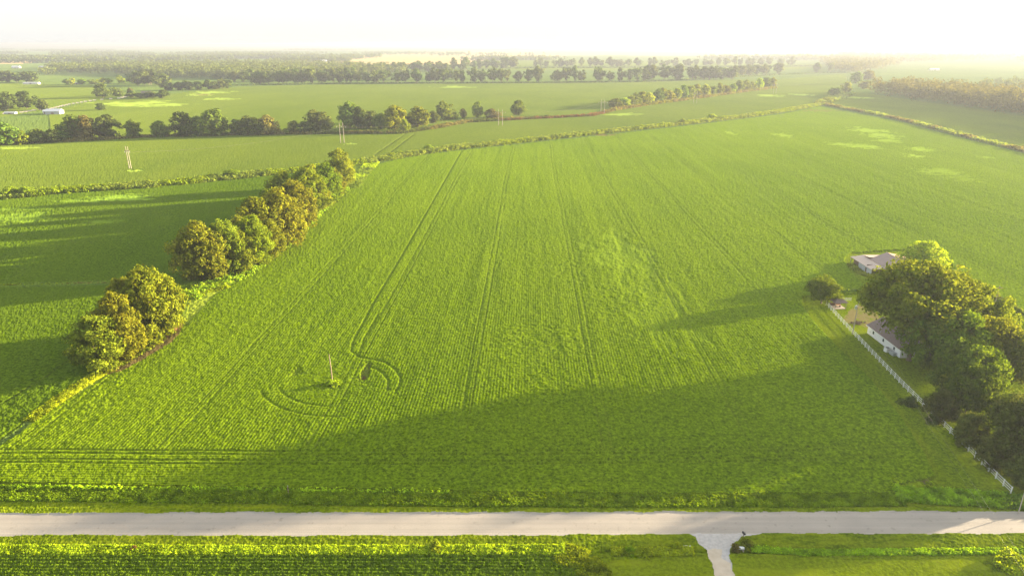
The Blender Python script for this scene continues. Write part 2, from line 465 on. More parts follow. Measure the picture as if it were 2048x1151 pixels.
paint_road = (rj > 1026.5 - 0.0015 * (PX - 200).clip(-2000, 3000)) & (rj < np.where(PX > 1500, 1067.0, 1070.5 - np.clip((PX - 1000) / 500, 0, 1) * 4.0)) & (YY > 60)
cls[paint_road] = CL['road']
m = (cls == CL['road'])
soil[m] = np.maximum(0, (fbm(XX[m] * 1.5, YY[m] * 1.5, 3) - 0.72) * 3).clip(0, 0.8)
soil[m] += (0.30 * (np.exp(-((PY[m] - 1037) / 2.2) ** 2) + np.exp(-((PY[m] - 1046) / 2.2) ** 2) + 0.8 * np.exp(-((PY[m] - 1058) / 2.2) ** 2)) * fbm(XX[m] / 18.0, YY[m] / 0.5, 83, 3)).astype(np.float32)
patch[m] = (sstep(0.6, 0.0, np.abs(PY[m] - 1066.5) / 3.0) * 0.6)

# dirt lanes of the far farms
def lane(pts, w, c='track'):
    d = dpoly(XX, YY, gxy(pts))
    cls[(d < w) & (PY < 300)] = CL[c]
lane([(-40, 232), (40, 226), (70, 221), (98, 219)], 3)
lane([(98, 219), (140, 209), (190, 201), (240, 197), (262, 191)], 2.5)
lane([(700, 115), (850, 114), (980, 112)], 3)

# heights ------------------------------------------------------------
cell = ZC * STEP / F_PX
S = XX * math.cos(ROT) - YY * math.sin(ROT)
T = XX * math.sin(ROT) + YY * math.cos(ROT)
Z = np.zeros_like(XX)
far = np.clip(cell / 0.6, 0, 1)
crop_cls = (cls == 1) | (cls == 2) | (cls == 3) | (cls == 4) | (cls == 5) | (cls == 6) | (cls == 7) | (cls == 11)
# clumps of leaves: grain that grows with distance so it never drops below the cell size
dY = np.abs(np.gradient(Ys))[:, None] * np.ones_like(XX)
f1 = 1 / (1 + (dY / 0.6) ** 2); f2 = 1 / (1 + (dY / 2.2) ** 2)
n1 = fbm(XX / 0.42, YY / 0.42, 1, 2)
white = hsh(np.arange(nr)[:, None] * np.ones((1, nc)), np.arange(nc)[None, :] * np.ones((nr, 1)), 99) - 0.5
n2 = fbm(XX / 1.3, YY / 1.3, 2, 2)
n3 = fbm(XX / 6.0, YY / 14.0, 3, 2)
n4 = fbm(XX / 38.0, YY / 60.0, 4, 3)
rowamp = 1 - np.clip((cell - 0.10) / 0.30, 0, 1)
headland = ((PY > 903) & (cls == 1)) | (cls == 11) | (cls == 3)
rowcoord = np.where(headland, YY, S)
# planting circles round the lone pole
pole = G(665, 770)
rr = np.hypot((XX - pole[0]), (YY - pole[1]))
ring = (rr < 17) & (cls == 1)
rowcoord = np.where(ring & (rr < 9), YY, rowcoord)
rough_m = sstep(0.50, 0.62, n4 + 0.10 * (n3 - 0.5))
rough_m = np.where(cls == 1, np.maximum(rough_m, sstep(118, 128, 250 - YY) * 0.0), rough_m)
rows = 0.5 + 0.5 * np.cos(2 * math.pi * (rowcoord + 0.12 * (n2 - 0.5)) / 0.76)
canopy = (0.66 + 0.085 * rows * rowamp * (1 - 0.6 * rough_m) + f1 * 0.16 * (n1 - 0.5) * (1 + 0.8 * rough_m) + f2 * (0.13 + 0.14 * rough_m) * (n2 - 0.5)
          + 0.10 * (n3 - 0.5) + white * np.minimum(0.19, cell * 0.6) * (0.4 + 0.6 * f2))
# long streaks along the rows
stk = fbm(S / 2.6, T / 60.0, 7, 2) - 0.5
stk2 = fbm(S / 9.0, T / 160.0, 8, 2) - 0.5
canopy = canopy + np.where(cls == 1, 0.12 * stk + 0.22 * stk2, 0)
canopy = np.where(cls == 11, 0.6 + 0.16 * rows + 0.3 * (n1 - 0.5) + 0.25 * (n2 - 0.5) + white * 0.2, canopy)
stl = fbm(YY / 3.0, XX / 60.0, 9, 2) - 0.5
stl2 = fbm(YY / 11.0, XX / 140.0, 10, 2) - 0.5
canopy = canopy + np.where(crop_cls & (cls != 1), 0.10 * stl + 0.20 * stl2, 0)
Z = np.where(crop_cls, canopy, Z)
m = (cls == CL['lawn']) | (cls == CL['slawn'])
Z = np.where(m, 0.05 + 0.05 * n1 + 0.05 * n2 + 0.05 * white, Z)
m = (cls == CL['verge'])
Z = np.where(m, 0.06 + 0.16 * n1 + 0.12 * n2 + 0.1 * white, Z)
m = (cls == CL['rough']) | (cls == 0)
Z = np.where(m, 0.15 + 0.30 * n1 + 0.35 * n2, Z)
m = (cls == CL['tan']) | (cls == CL['farright'])
Z = np.where(m, 0.3 + 0.2 * n2, Z)
m = (cls == CL['road']); Z[m] = 0.05
m = (cls == CL['drive']) | (cls == CL['gravel']); Z[m] = 0.03 + 0.05 * n1[m]
m = (cls == CL['concrete']); Z[m] = 0.05
# roadside ditches
Z -= 0.12 * np.exp(-((PY - 1011) / 3.5) ** 2) * (cls == CL['verge']) * (YY > 60)
Z -= 0.45 * np.exp(-((PY - 1102) / 4.5) ** 2) * ((cls == CL['verge']) | (cls == CL['slawn'])) * (YY > 60) * (PX > 1200)
# tramlines
tw = np.maximum(0.22, cell * 0.6)
mcrop = (cls == 1) & (PY < 902) & (YY > 60)
wob = (fbm(T / 70.0, S * 0 + 3.3, 21, 2) - 0.5) * 2.2
c0 = S + wob
k = (c0 + 14.5 + 2.5) % 31.0
for off in (1.55, 3.45):
    d = np.abs(k - off)
    g = np.exp(-(d / tw) ** 2) * (0.55 * np.minimum(1, 0.34 / tw) ** 0.7) * (0.55 + 0.9 * fbm(T / 25.0, S / 31.0, 31, 2))
    Z -= g * mcrop * 0.18
    soil += (g * mcrop * 0.16).astype(np.float32)
def rut(pts, depth=0.25, w=0.35, only=1):
    P2 = gxy(pts)
    xs = [p[0] for p in P2]; yy2 = [p[1] for p in P2]
    m = (XX > min(xs) - 6) & (XX < max(xs) + 6) & (YY > min(yy2) - 6) & (YY < max(yy2) + 6) & (cls == only)
    idx = np.nonzero(m)
    d = dpoly(XX[idx], YY[idx], P2)
    w2 = np.maximum(w, cell[idx] * 0.75)
    g = np.exp(-(d / w2) ** 2) * depth * np.minimum(1, w / w2) ** 0.6
    Z[idx] -= g
    soil[idx] += (g * 0.25).astype(np.float32)
def arc(cx, cy, rx, ry, a0, a1, n=16):
    return [(cx + rx * math.cos(math.radians(a0 + (a1 - a0) * i / n)), cy + ry * math.sin(math.radians(a0 + (a1 - a0) * i / n))) for i in range(n + 1)]
rut([(925, 300), (868, 400), (800, 520), (745, 612), (705, 688), (703, 706), (720, 718), (745, 722), (770, 728), (790, 742), (801, 758), (800, 772), (790, 790)])
rut([(757, 630), (728, 680), (722, 700)], 0.2)
rut([(735, 736), (752, 741), (768, 752), (777, 766), (775, 784)], 0.25)
rut(arc(665, 775, 145, 62, 170, 80), 0.18)
rut(arc(665, 772, 108, 44, 170, 95), 0.18)
for yy_ in (905, 912, 924, 931):
    rut([(-600, yy_ - 6), (0, yy_ - 2), (500, yy_ + 1), (1000, yy_ + 2), (1500, yy_ - 4), (1800, yy_ - 12)], 0.26, 0.25)
rut([(0, 884), (160, 765), (205, 735)], 0.3, 0.3, 3); rut([(-60, 850), (90, 760), (170, 700)], 0.3, 0.3, 3)
rut([(30, 872), (190, 742)], 0.3, 0.4, 1)
rut([(765, 318), (830, 268)], 0.3, 0.8, 4); rut([(748, 312), (812, 268)], 0.3, 0.8, 4)
# bare or thin spots near the pole
def spot(px, py, rx, ry, dz=-0.45, s=0.3, p=0.0, only=None, seed=0):
    c = G(px, py)
    sx = (G(px + rx, py)[0] - c[0]); sy = (G(px, py - ry)[1] - c[1])
    m = (np.abs(XX - c[0]) < sx * 1.8) & (np.abs(YY - c[1]) < sy * 1.8)
    if only is not None: m &= (cls == only)
    idx = np.nonzero(m)
    d = np.hypot((XX[idx] - c[0]) / sx, (YY[idx] - c[1]) / sy)
    w = (fbm(XX[idx] / (sx * 0.35) + seed, YY[idx] / (sy * 0.25), 77, 4) - 0.5) * 2.4
    g = sstep(1.15, 0.45, d + w)
    Z[idx] += dz * g
    soil[idx] += (s * g).astype(np.float32)
    patch[idx] = np.maximum(patch[idx], (p * g).astype(np.float32))
spot(732, 745, 11, 16, -0.5, 0.3, only=1); spot(592, 747, 12, 9, -0.35, 0.1, only=1); spot(728, 756, 4, 4, -0.5, 0.9, only=1)
spot(655, 776, 22, 6, -0.3, 0.1, only=1)
# bright thin patches
for (a, b, c, d_, p_) in [(40, 437, 60, 14, 0.38), (240, 397, 60, 6, 0.7), (160, 403, 40, 3, 0.4), (20, 420, 60, 4, 0.4), (200, 445, 40, 4, 0.3), (268, 343, 16, 2, 0.9), (700, 289, 14, 1.5, 0.8),
                          (200, 258, 0.1, 0.1, 0), (35, 297, 40, 2.5, 0.6), (460, 205, 50, 4, 0.0)]:
    if p_: spot(a, b, c, d_, -0.25, 0.0, p_, seed=a)
for (a, b, c, d_, p_) in [(1735, 262, 30, 6, 0.6), (1765, 272, 34, 6, 0.6), (1690, 290, 34, 4, 0.5), (1728, 294, 26, 4, 0.6), (1570, 272, 16, 4, 0.5), (1460, 267, 7, 3, 0.5), (1780, 283, 30, 3, 0.5),
                          (1845, 300, 22, 4, 0.6), (1828, 313, 16, 3.5, 0.7), (1880, 345, 36, 7, 0.4), (1975, 316, 16, 2, 0.35), (1930, 360, 26, 6, 0.25), (1240, 510, 60, 40, 0.18), (1290, 580, 50, 90, 0.12)]:
    spot(a, b, c, d_, -0.15, 0.0, p_, only=1, seed=a)
for (a, b, c, d_) in [(1240, 230, 50, 2), (1540, 192, 26, 2.5), (1600, 190, 20, 1.5), (912, 175, 34, 1.5), (260, 208, 70, 5), (310, 211, 60, 3), (420, 186, 40, 2.5), (440, 199, 30, 2), (1720, 196, 20, 2), (400, 191, 26, 1.5)]:
    spot(a, b, c, d_, -0.1, 0.0, 0.75, seed=a)
spot(410, 190, 16, 1.5, 0, 0.7, seed=1); spot(1205, 270, 26, 2.5, -0.3, 0.9, seed=2); spot(1480, 266, 0.5, 0.5, 0, 0)
spot(1640, 222, 34, 2.0, -0.3, 0.8)
# soil along the left trees, farm yard dirt, thin corner of the field
dirt = [[(208, 750), (240, 748), (305, 712), (338, 692), (362, 668), (368, 650), (350, 640), (330, 670), (270, 700)],
        [(380, 600), (440, 575), (480, 560), (535, 522), (575, 500), (560, 490), (500, 530), (430, 562)],
        [(600, 460), (640, 430), (690, 385), (680, 380), (630, 420), (590, 455)]]
for pl in dirt:
    m = inpoly(PXj, PYj, pl) & ((cls == CL['rough']) | (cls == 1)); soil[m] = np.maximum(soil[m], 0.95)
m = inpoly(PXj, PYj, [(375, 650), (392, 634), (440, 590), (470, 568), (440, 568), (385, 590), (368, 640)]); patch[m & (cls == CL['rough'])] = 0.5
m = inpoly(PXj, PYj, [(40, 872), (205, 763), (232, 744), (190, 744), (110, 800)]); patch[m & (cls == CL['rough'])] = 0.45
yard = [(1686, 640), (1700, 618), (1720, 610), (1750, 625), (1775, 655), (1745, 660), (1720, 650), (1700, 648)]
m = inpoly(PXj, PYj, yard) & (cls == CL['lawn']); soil[m] = 0.8 * sstep(0.3, 0.6, fbm(XX[m] / 1.5, YY[m] / 1.5, 66, 3) + 0.12)
spot(1840, 962, 22, 6, 0, 0.7, only=CL['lawn']); spot(1810, 965, 14, 5, 0, 0.45, only=CL['lawn'])
# mown stripes / worn tracks in the yard
m = (cls == CL['lawn'])
patch[m] = np.maximum(patch[m], (0.35 * sstep(0.45, 0.75, fbm(XX[m] / 3.0, YY[m] / 14.0, 41, 3))))
m = (cls == CL['slawn'])
patch[m] = np.maximum(patch[m], (0.25 + 0.35 * sstep(0.4, 0.75, fbm(XX[m] / 9.0, YY[m] / 2.0, 42, 3))))
m = (cls == CL['verge'])
patch[m] = np.maximum(patch[m], (0.45 * sstep(0.35, 0.75, fbm(XX[m] / 5.0, YY[m] / 1.2, 43, 3))))
patch = np.clip(patch, 0, 1); soil = np.clip(soil, 0, 1)
# gentle swells of the land far away
Z += (sstep(1500, 6000, YY) * (fbm(XX / 1800, YY / 2500, 51, 2) - 0.4) * 14).clip(-2, 30) * (np.abs(XX) < 20000)
Z[:3] -= 0.2

vid = np.arange(nr * nc).reshape(nr, nc)
A = vid[:-1, :-1]; B = vid[:-1, 1:]; C_ = vid[1:, 1:]; D = vid[1:, :-1]
quads = np.stack([A, B, C_, D], -1).reshape(-1, 4)
qcls = cls[:-1, :-1].ravel()
COO = np.stack([XX, YY, Z], -1).reshape(-1, 3)
pf = patch.ravel(); sf = soil.ravel()
def surf(name, classes, mat, label, kind='structure'):
    q = quads[np.isin(qcls, [CL[c] for c in classes])]
    if not len(q): return
    used, inv = np.unique(q, return_inverse=True)
    me = mesh_np(name, COO[used], inv.reshape(-1, 4), mat)
    for an, arr in (("patch", pf), ("soil", sf)):
        a = me.attributes.new(an, 'FLOAT', 'POINT')
        a.data.foreach_set("value", arr[used].astype(np.float32))
    return obj(name, me, label=label, cat="ground", kind=kind)
surf("ground", ['pasture'], M['past'], "pale green pasture spreading to the hazy horizon")
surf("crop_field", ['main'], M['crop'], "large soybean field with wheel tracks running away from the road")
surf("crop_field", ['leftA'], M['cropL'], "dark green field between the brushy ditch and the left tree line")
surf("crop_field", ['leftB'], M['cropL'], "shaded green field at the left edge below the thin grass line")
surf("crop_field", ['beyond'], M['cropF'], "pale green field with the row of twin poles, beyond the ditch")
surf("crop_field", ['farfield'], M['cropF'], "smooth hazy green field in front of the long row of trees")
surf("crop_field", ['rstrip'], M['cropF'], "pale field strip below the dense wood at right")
surf("crop_field", ['farleft'], M['cropF'], "small green field by the far farm at left")
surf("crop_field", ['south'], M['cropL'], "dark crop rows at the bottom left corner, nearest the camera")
surf("ripe_field", ['tan'], M['tan'], "pale tan ripe field far off below the horizon")
surf("meadow", ['farright'], M['past'], "bright hazy meadow behind the wood at right")
surf("lawn", ['lawn'], M['grass'], "bright green farmyard lawn beside the white fence")
surf("lawn", ['slawn'], M['grass'], "mown lawn on both sides of the driveway at the bottom")
surf("grass_verge", ['verge'], M['grass'], "grass verges along both sides of the road")
surf("field_margin", ['rough'], M['brush'], "rough grass and reddish soil at the foot of the left tree line")
surf("road", ['road'], M['road'], "pale weathered road crossing the bottom of the picture")
surf("driveway", ['drive'], M['gravel'], "pale gravel driveway mouth joining the road")
surf("driveway", ['concrete'], M['concrete'], "worn concrete driveway strip at the bottom edge")
surf("gravel_yard", ['gravel'], M['gravel'], "bright gravel parking yard behind the oak trees at right")
surf("dirt_lane", ['track'], M['concrete'], "pale dirt lanes of the far farms")

# ------------------------------------------------------------------ foliage
def quads_at(C, N, size, rng, aspect=1.0):
    """leaf cards: centres C (n,3), outward normals N, edge length size (n,) -> V, F"""
    n = len(C)
    R = rng.normal(size=(n, 3))
    T1 = np.cross(N, R); T1 /= np.linalg.norm(T1, axis=1, keepdims=True) + 1e-9
    T2 = np.cross(N, T1); T2 /= np.linalg.norm(T2, axis=1, keepdims=True) + 1e-9
    s = (size * 0.5)[:, None]
    k = rng.uniform(0.6, 1.15, (n, 4, 1))
    V = np.stack([C + (-T1 - T2 * aspect) * s * k[:, 0], C + (T1 - T2 * aspect) * s * k[:, 1],
                  C + (T1 + T2 * aspect) * s * k[:, 2], C + (-T1 + T2 * aspect) * s * k[:, 3]], 1).reshape(-1, 3)
    F = np.arange(4 * n).reshape(-1, 4)
    return V, F

def blob_leaves(cent, rad, per, size, rng, rnd=0.55, squash=0.85):
    """cent (m,3), rad (m,), per leaves each"""
    m = len(cent)
    idx = np.repeat(np.arange(m), per)
    d = rng.normal(size=(m * per, 3)); d[:, 2] += 0.25
    d /= np.linalg.norm(d, axis=1, keepdims=True)
    r = rad[idx] * rng.uniform(0.62, 1.06, m * per)
    C = cent[idx] + d * r[:, None] * np.array([1, 1, squash])
    N = d + rng.normal(size=d.shape) * rnd
    N /= np.linalg.norm(N, axis=1, keepdims=True)
    return C, N, size * rng.uniform(0.6, 1.35, m * per)

def crown_mesh(name, seed, H, R, base, nb, per, leaf, mat, shape='round', fill=0.35, lob=0.30):
    rng = np.random.default_rng(seed)
    # envelope: radius as a function of height fraction
    t = rng.uniform(0, 1, nb * 4)
    d = rng.uniform(0, 2 * math.pi, nb * 4)
    if shape == 'round':   env = np.sqrt(np.clip(1 - (2 * t - 0.86) ** 2 / 1.3, 0, 1))
    elif shape == 'bush':  env = np.sqrt(np.clip(1 - t ** 2 * 1.02, 0, 1)) * 0.97 + 0.03
    elif shape == 'egg':   env = np.clip(np.sin(math.pi * (0.14 + 0.80 * t ** 0.9)), 0, 1)
    elif shape == 'cone':  env = np.clip(1.02 - t, 0, 1) ** 0.75
    else:                  env = np.sqrt(np.clip(1 - (2 * t - 1) ** 2, 0, 1))
    lobes = 1 + 0.20 * np.sin(d * 3 + rng.uniform(0, 6)) + 0.14 * np.sin(d * 5 + t * 7 + rng.uniform(0, 6))
    inner = np.where(rng.uniform(size=nb * 4) < fill, rng.uniform(0.1, 0.8, nb * 4), rng.uniform(0.82, 1.0, nb * 4))
    keep = rng.uniform(size=nb * 4) < (0.25 + 0.75 * env)
    rr = (R * (1 - lob * 0.75)) * env * lobes * inner
    zz = base + (H - base) * (0.06 + 0.88 * t)
    c = np.stack([rr * np.cos(d), rr * np.sin(d), zz], 1)[keep][:nb]
    c += rng.normal(size=c.shape) * R * 0.05
    rad = R * lob * rng.uniform(0.65, 1.2, len(c))
    c[:, 2] = np.maximum(c[:, 2], rad * 0.5)
    Cc, N, s = blob_leaves(c, rad, per, leaf, rng)
    # drop leaves buried inside neighbouring blobs' hearts only at the bottom of the crown
    ok = Cc[:, 2] > 0.05
    V, F = quads_at(Cc[ok], N[ok], s[ok], rng)
    # stray sprigs for an uneven outline
    return mesh_np(name, V, F, mat)

def trunk_mesh(name, seed, H, r, base):
    rg = random.Random(seed); mb = MB()
    top = base + (H - base) * 0.62
    pts = [(0, 0, -0.2), (0, 0, 0.5), (rg.uniform(-.2, .2), rg.uniform(-.2, .2), base * 0.6 + 0.6), (rg.uniform(-.4, .4), rg.uniform(-.4, .4), top)]
    pts = sorted(pts, key=lambda p: p[2])
    mb.tube(pts, [r * 1.35, r, r * 0.85, r * 0.25], 7)
    for k in range(5):
        a = rg.uniform(0, 6.28); z0 = base * 0.7 + 0.5 + rg.uniform(0, (H - base) * 0.3); L = (H - base) * rg.uniform(0.3, 0.45)
        x0, y0 = pts[2][0], pts[2][1]
        mb.tube([(x0, y0, z0), (x0 + math.cos(a) * L * .5, y0 + math.sin(a) * L * .5, z0 + L * .35), (x0 + math.cos(a) * L, y0 + math.sin(a) * L, z0 + L * .9)],
                [r * 0.45, r * 0.3, r * 0.08], 5)
    me = bpy.data.meshes.new(name); me.from_pydata(mb.v, [], mb.f); me.materials.append(M['bark']); me.update()
    return me

PROTO = {}
def proto(kind, seed, H, R, base, nb, per, leaf, mat, shape, r, **kw):
    PROTO.setdefault(kind, []).append((crown_mesh("crown", seed, H, R, base, nb, per, leaf, mat, shape, **kw), trunk_mesh("trunk", seed, H, r, base), H, R))
for i in range(4): proto('clump', 10 + i, 18, 8.2, 0.4, 130, 105, 0.50, M['leaf_olive'], 'egg', 0.35, lob=0.24)
for i in range(4): proto('oak', 20 + i, 20, 11.5, 3.6, 150, 110, 0.52, M['leaf_oak'], 'round', 0.55, lob=0.21)
proto('oak', 25, 26, 14.5, 11.0, 190, 120, 0.55, M['leaf_oak'], 'round', 0.6, lob=0.21)
for i in range(5): proto('mid', 30 + i, 15, 7.0, 0.6, 50, 55, 0.85, M['leaf_green'], ('round', 'egg', 'round', 'bush', 'egg')[i], 0.3, lob=0.30)
for i in range(4): proto('far', 40 + i, 15, 6.5, 2.2, 22, 26, 1.5, M['leaf_far'], ('round', 'egg', 'round', 'round')[i], 0.35, lob=0.34)
for i in range(3): proto('bush', 50 + i, 2.2, 1.6, 0.0, 22, 40, 0.24, M['weeds'], 'bush', 0.05, lob=0.34)
RNG = random.Random(4)

def tree(kind, loc, H, R=None, label=None, group=None, mat=None, name="tree", cat="tree", v=None, rz=None, lean=0.0):
    cr, tr, h0, r0 = PROTO[kind][RNG.randrange(len(PROTO[kind])) if v is None else v]
    R = R or r0 * H / h0
    e = empty(name, (loc[0], loc[1], 0), RNG.uniform(0, 6.28) if rz is None else rz, label=label, cat=cat, group=group)
    sc = (R / r0, R / r0, H / h0)
    e.scale = sc
    if lean: e.rotation_euler[1] = lean
    c = obj("crown", cr, e)
    if mat:
        c.material_slots[0].link = 'OBJECT'; c.material_slots[0].material = M[mat]
    if kind != 'bush': obj("trunk", tr, e)
    return e

# --- the two clumps on the left field edge: px, py of the foot, height, radius, material, words
near = [
 ((208, 740), 13.5, 7.0, 'leaf_olive', "olive tree at the near end of the left clump, over reddish soil"),
 ((250, 716), 16.5, 7.0, 'leaf_olive', "rounded olive tree second from the near end of the left clump"),
 ((312, 680), 19.5, 8.0, 'leaf_olive', "tallest olive tree of the nearest left clump, over the reddish soil"),
 ((262, 672), 16.0, 6.0, 'leaf_olive', "olive tree at the back of the nearest left clump"),
 ((338, 662), 16.0, 6.0, 'leaf_olive', "olive tree at the far right end of the nearest left clump"),
 ((408, 560), 19.0, 8.0, 'leaf_olive', "large olive tree at the near end of the long tree belt"),
 ((458, 548), 18.0, 6.5, 'leaf_olive', "second tree of the long belt, narrow and golden olive"),
 ((512, 532), 17.5, 7.0, 'leaf_yg', "yellow green tree standing in the middle of the olive belt"),
 ((522, 508), 21.0, 8.0, 'leaf_olive', "round olive crown just behind the yellow green tree of the belt"),
 ((565, 496), 22.0, 9.0, 'leaf_olive', "broad high olive crown in the middle of the long belt"),
 ((596, 458), 20.0, 8.0, 'leaf_olive', "olive tree behind the broad high crown of the belt"),
 ((572, 434), 20.0, 8.0, 'leaf_olive', "dark green tree on the field side at the far part of the belt"),
 ((622, 430), 21.0, 8.5, 'leaf_olive', "olive brown crown third from the far end of the belt"),
 ((655, 408), 19.0, 7.5, 'leaf_yg', "yellow green tree second from the far end of the belt"),
 ((490, 520), 16.0, 7.0, 'leaf_olive', "olive tree tucked behind the yellow green tree, on the shaded field side"),
 ((545, 470), 18.0, 7.5, 'leaf_olive', "olive tree on the shaded side of the belt, left of the broad high crown"),
 ((626, 398), 17.0, 7.5, 'leaf_olive', "olive tree on the shaded side of the belt near its far end"),
 ((682, 376), 20.0, 8.5, 'leaf_olive', "olive brown tree ending the belt nearest the ditch"),
]
for p, wd in (((433, 557), "between the first and second trees"), ((488, 544), "left of the yellow green tree's foot"), ((542, 514), "right of the yellow green tree"),
              ((582, 478), "at the foot of the broad high crown"), ((612, 446), "below the brown crown third from the far end"),
              ((640, 420), "just before the second last tree"), ((668, 393), "between the two last trees")):
    near.append((p, 14.0, 5.5, 'leaf_olive', "lower filling tree of the long belt, " + wd))
for i, (p, H, R, mt, lb) in enumerate(near):
    tree('clump', G(*p), H * 1.12, R * (1.02 if i < 5 else 1.2), lb, "trees along the left edge of the big field", mt, v=i % 4, rz=i * 1.7)

# --- farmyard trees: world x, y, height, crown radius
oaks = [
 (106.5, 166, 26, 14.8, "leaf_oak", "largest and tallest spreading oak, its crown high over the white house"),
 (108, 156, 20, 10.0, "leaf_oak", "oak beside the white fence, just below the white house"),
 (121, 167, 21, 10.0, "leaf_gold", "golden oak directly right of the largest oak"),
 (118, 153, 17, 8.0, "leaf_gold", "golden green oak between the house and the gravel yard"),
 (131, 171, 12, 6.0, "leaf_gold", "small golden tree next to the gravel yard and white car"),
 (107, 143, 16, 8.0, "leaf_oak", "oak with golden lit leaves on its top, behind the fence"),
 (103, 136.5, 13, 5.5, "leaf_oak", "dark green tree over the lower part of the white fence"),
 (122, 150, 15, 6.5, "leaf_green", "green tree with a bare dark limb at the right edge"),
 (111, 133, 8, 4.5, "leaf_green", "mid green tree in the gap between the golden oaks and the darkest trees"),
 (102.5, 116, 17, 8.0, "leaf_dark", "darkest tree at the right edge nearest the road"),
 (116, 123, 17, 8.0, "leaf_dark", "dark tree cut by the right edge behind the lower fence"),
]
for i, (x, y, H, R, mt, lb) in enumerate(oaks):
    tree('oak', (x, y), H, R, lb, "trees in the farmyard", mt, v=4 if i == 0 else i % 4, rz=i * 2.1)
tree('oak', (150.5, 238), 12.5, 8.0, "round yellow green tree beside the tin roofed barn", "trees in the farmyard", 'leaf_lime', v=2)
g_ = G(1645, 607)
tree('oak', (g_[0] - 0.5, g_[1]), 9.5, 5.5, "small yellow green tree next to the little open shelter", "trees in the farmyard", 'leaf_yg', v=1)
for (x, y, H, R, lb) in ((1878, 843, 8, 3.8, "low dark tree hiding the fence below the oak trunk"), (1934, 893, 8, 3.6, "low dark tree hiding the fence beyond its short open stretch"),
                         (1985, 938, 8, 3.8, "low dark tree over the fence near the road"), (2048, 975, 7, 3.4, "low dark tree at the right edge behind the fence end")):
    tree('clump', G(x, y), H, R, lb, "trees in the farmyard", 'leaf_dark')
tree('bush', G(1822, 812), 2.4, 1.8, "dark shrub beside the shaded lower fence", "shrubs in the farmyard", 'leaf_dark', name="shrub", cat="shrub")
tree('bush', G(1802, 806), 1.4, 1.3, "small dark shrub at the field corner by the fence", "shrubs in the farmyard", 'leaf_dark', name="shrub", cat="shrub")
tree('bush', G(1862, 846), 2.2, 1.6, "dark shrub under the oaks against the lower fence", "shrubs in the farmyard", 'leaf_dark', name="shrub", cat="shrub")

ORD = ["first", "second", "third", "fourth", "fifth", "sixth", "seventh", "eighth", "ninth", "tenth", "eleventh", "twelfth", "thirteenth", "fourteenth",
       "fifteenth", "sixteenth", "seventeenth", "eighteenth", "nineteenth", "twentieth"]
# --- hedgerow across the left: (px, py foot, height, radius, material, words or None)
hedge = [
 (8, 292, 17, 11, 'leaf_green'), (42, 290, 10, 7, 'leaf_yg'), (75, 287, 11, 8, 'leaf_green'), (-30, 300, 16, 9, 'leaf_green'),
 (150, 280, 19, 11, 'leaf_green'), (178, 280, 20, 11, 'brownbrush'), (215, 278, 19, 11, 'leaf_dark'), (268, 277, 14, 7, 'leaf_green'),
 (322, 275, 13, 8, 'leaf_green'), (366, 275, 20, 10, 'leaf_dark'), (395, 273, 16, 9, 'leaf_green'), (432, 273, 21, 11, 'leaf_green'),
 (475, 271, 13, 7, 'leaf_dark'), (505, 271, 17, 10, 'leaf_dark'), (538, 270, 17, 10, 'brownbrush'), (588, 268, 11, 7, 'leaf_dark'),
 (612, 267, 10, 8, 'leaf_dark'), (640, 265, 20, 12, 'leaf_dark'), (105, 286, 10, 7, 'leaf_dark'), (125, 284, 8, 6, 'leaf_green'),
]
hedge.sort()
for i, (x, y, H, R, mt) in enumerate(hedge):
    if x < 0: lb = "bushy tree cut off by the left edge in the long hedgerow"
    else: lb = f"{ORD[i-1]} tree from the left in the long dark hedgerow"
    tree('mid', G(x, y), H * 1.12, R * 1.15, lb, "trees of the left hedgerow", mt)
hedge2 = [
 (700, 258, 23, 11, 'leaf_green', "tall green tree beside the twin poles, left of the middle clump"),
 (738, 257, 18, 12, 'leaf_dark', "wide dark tree, second in the middle clump"),
 (718, 258, 20, 9, 'leaf_dark', "dark tree between the tall green tree and the wide dark tree"),
 (762, 260, 15, 8, 'leaf_green', "lower green tree left of the vine covered bush"),
 (868, 247, 12, 6, 'leaf_dark', "low dark tree between the middle clump and the gap toothed row"),
 (905, 239, 11, 6, 'leaf_green', "low green tree at the start of the gap toothed row"),
 (790, 262, 21, 11, 'leaf_olive', "olive tree in the middle clump above the vine covered bush"),
 (835, 256, 19, 13, 'leaf_olive', "round golden olive tree at the right of the middle clump"),
 (810, 266, 12, 5, 'leaf_lime', "bright lime green vine covered bush at the foot of the middle clump"),
 (888, 241, 18, 10, 'leaf_green', "dark tree right of the middle clump, first of the gap toothed row"),
 (926, 237, 10, 4, 'brownbrush', "thin brown tree in the gap toothed row"),
 (955, 236, 16, 6, 'leaf_green', "narrow green tree in the gap toothed row"),
 (985, 238, 10, 9, 'brownbrush', "low wide brown bush behind the twin poles"),
 (1038, 234, 17, 8, 'leaf_green', "single round tree ending the gap toothed row"),
]
for x, y, H, R, mt, lb in hedge2:
    tree('mid', G(x, y), H * 1.1, R * 1.12, lb, "trees of the middle hedgerow", mt)
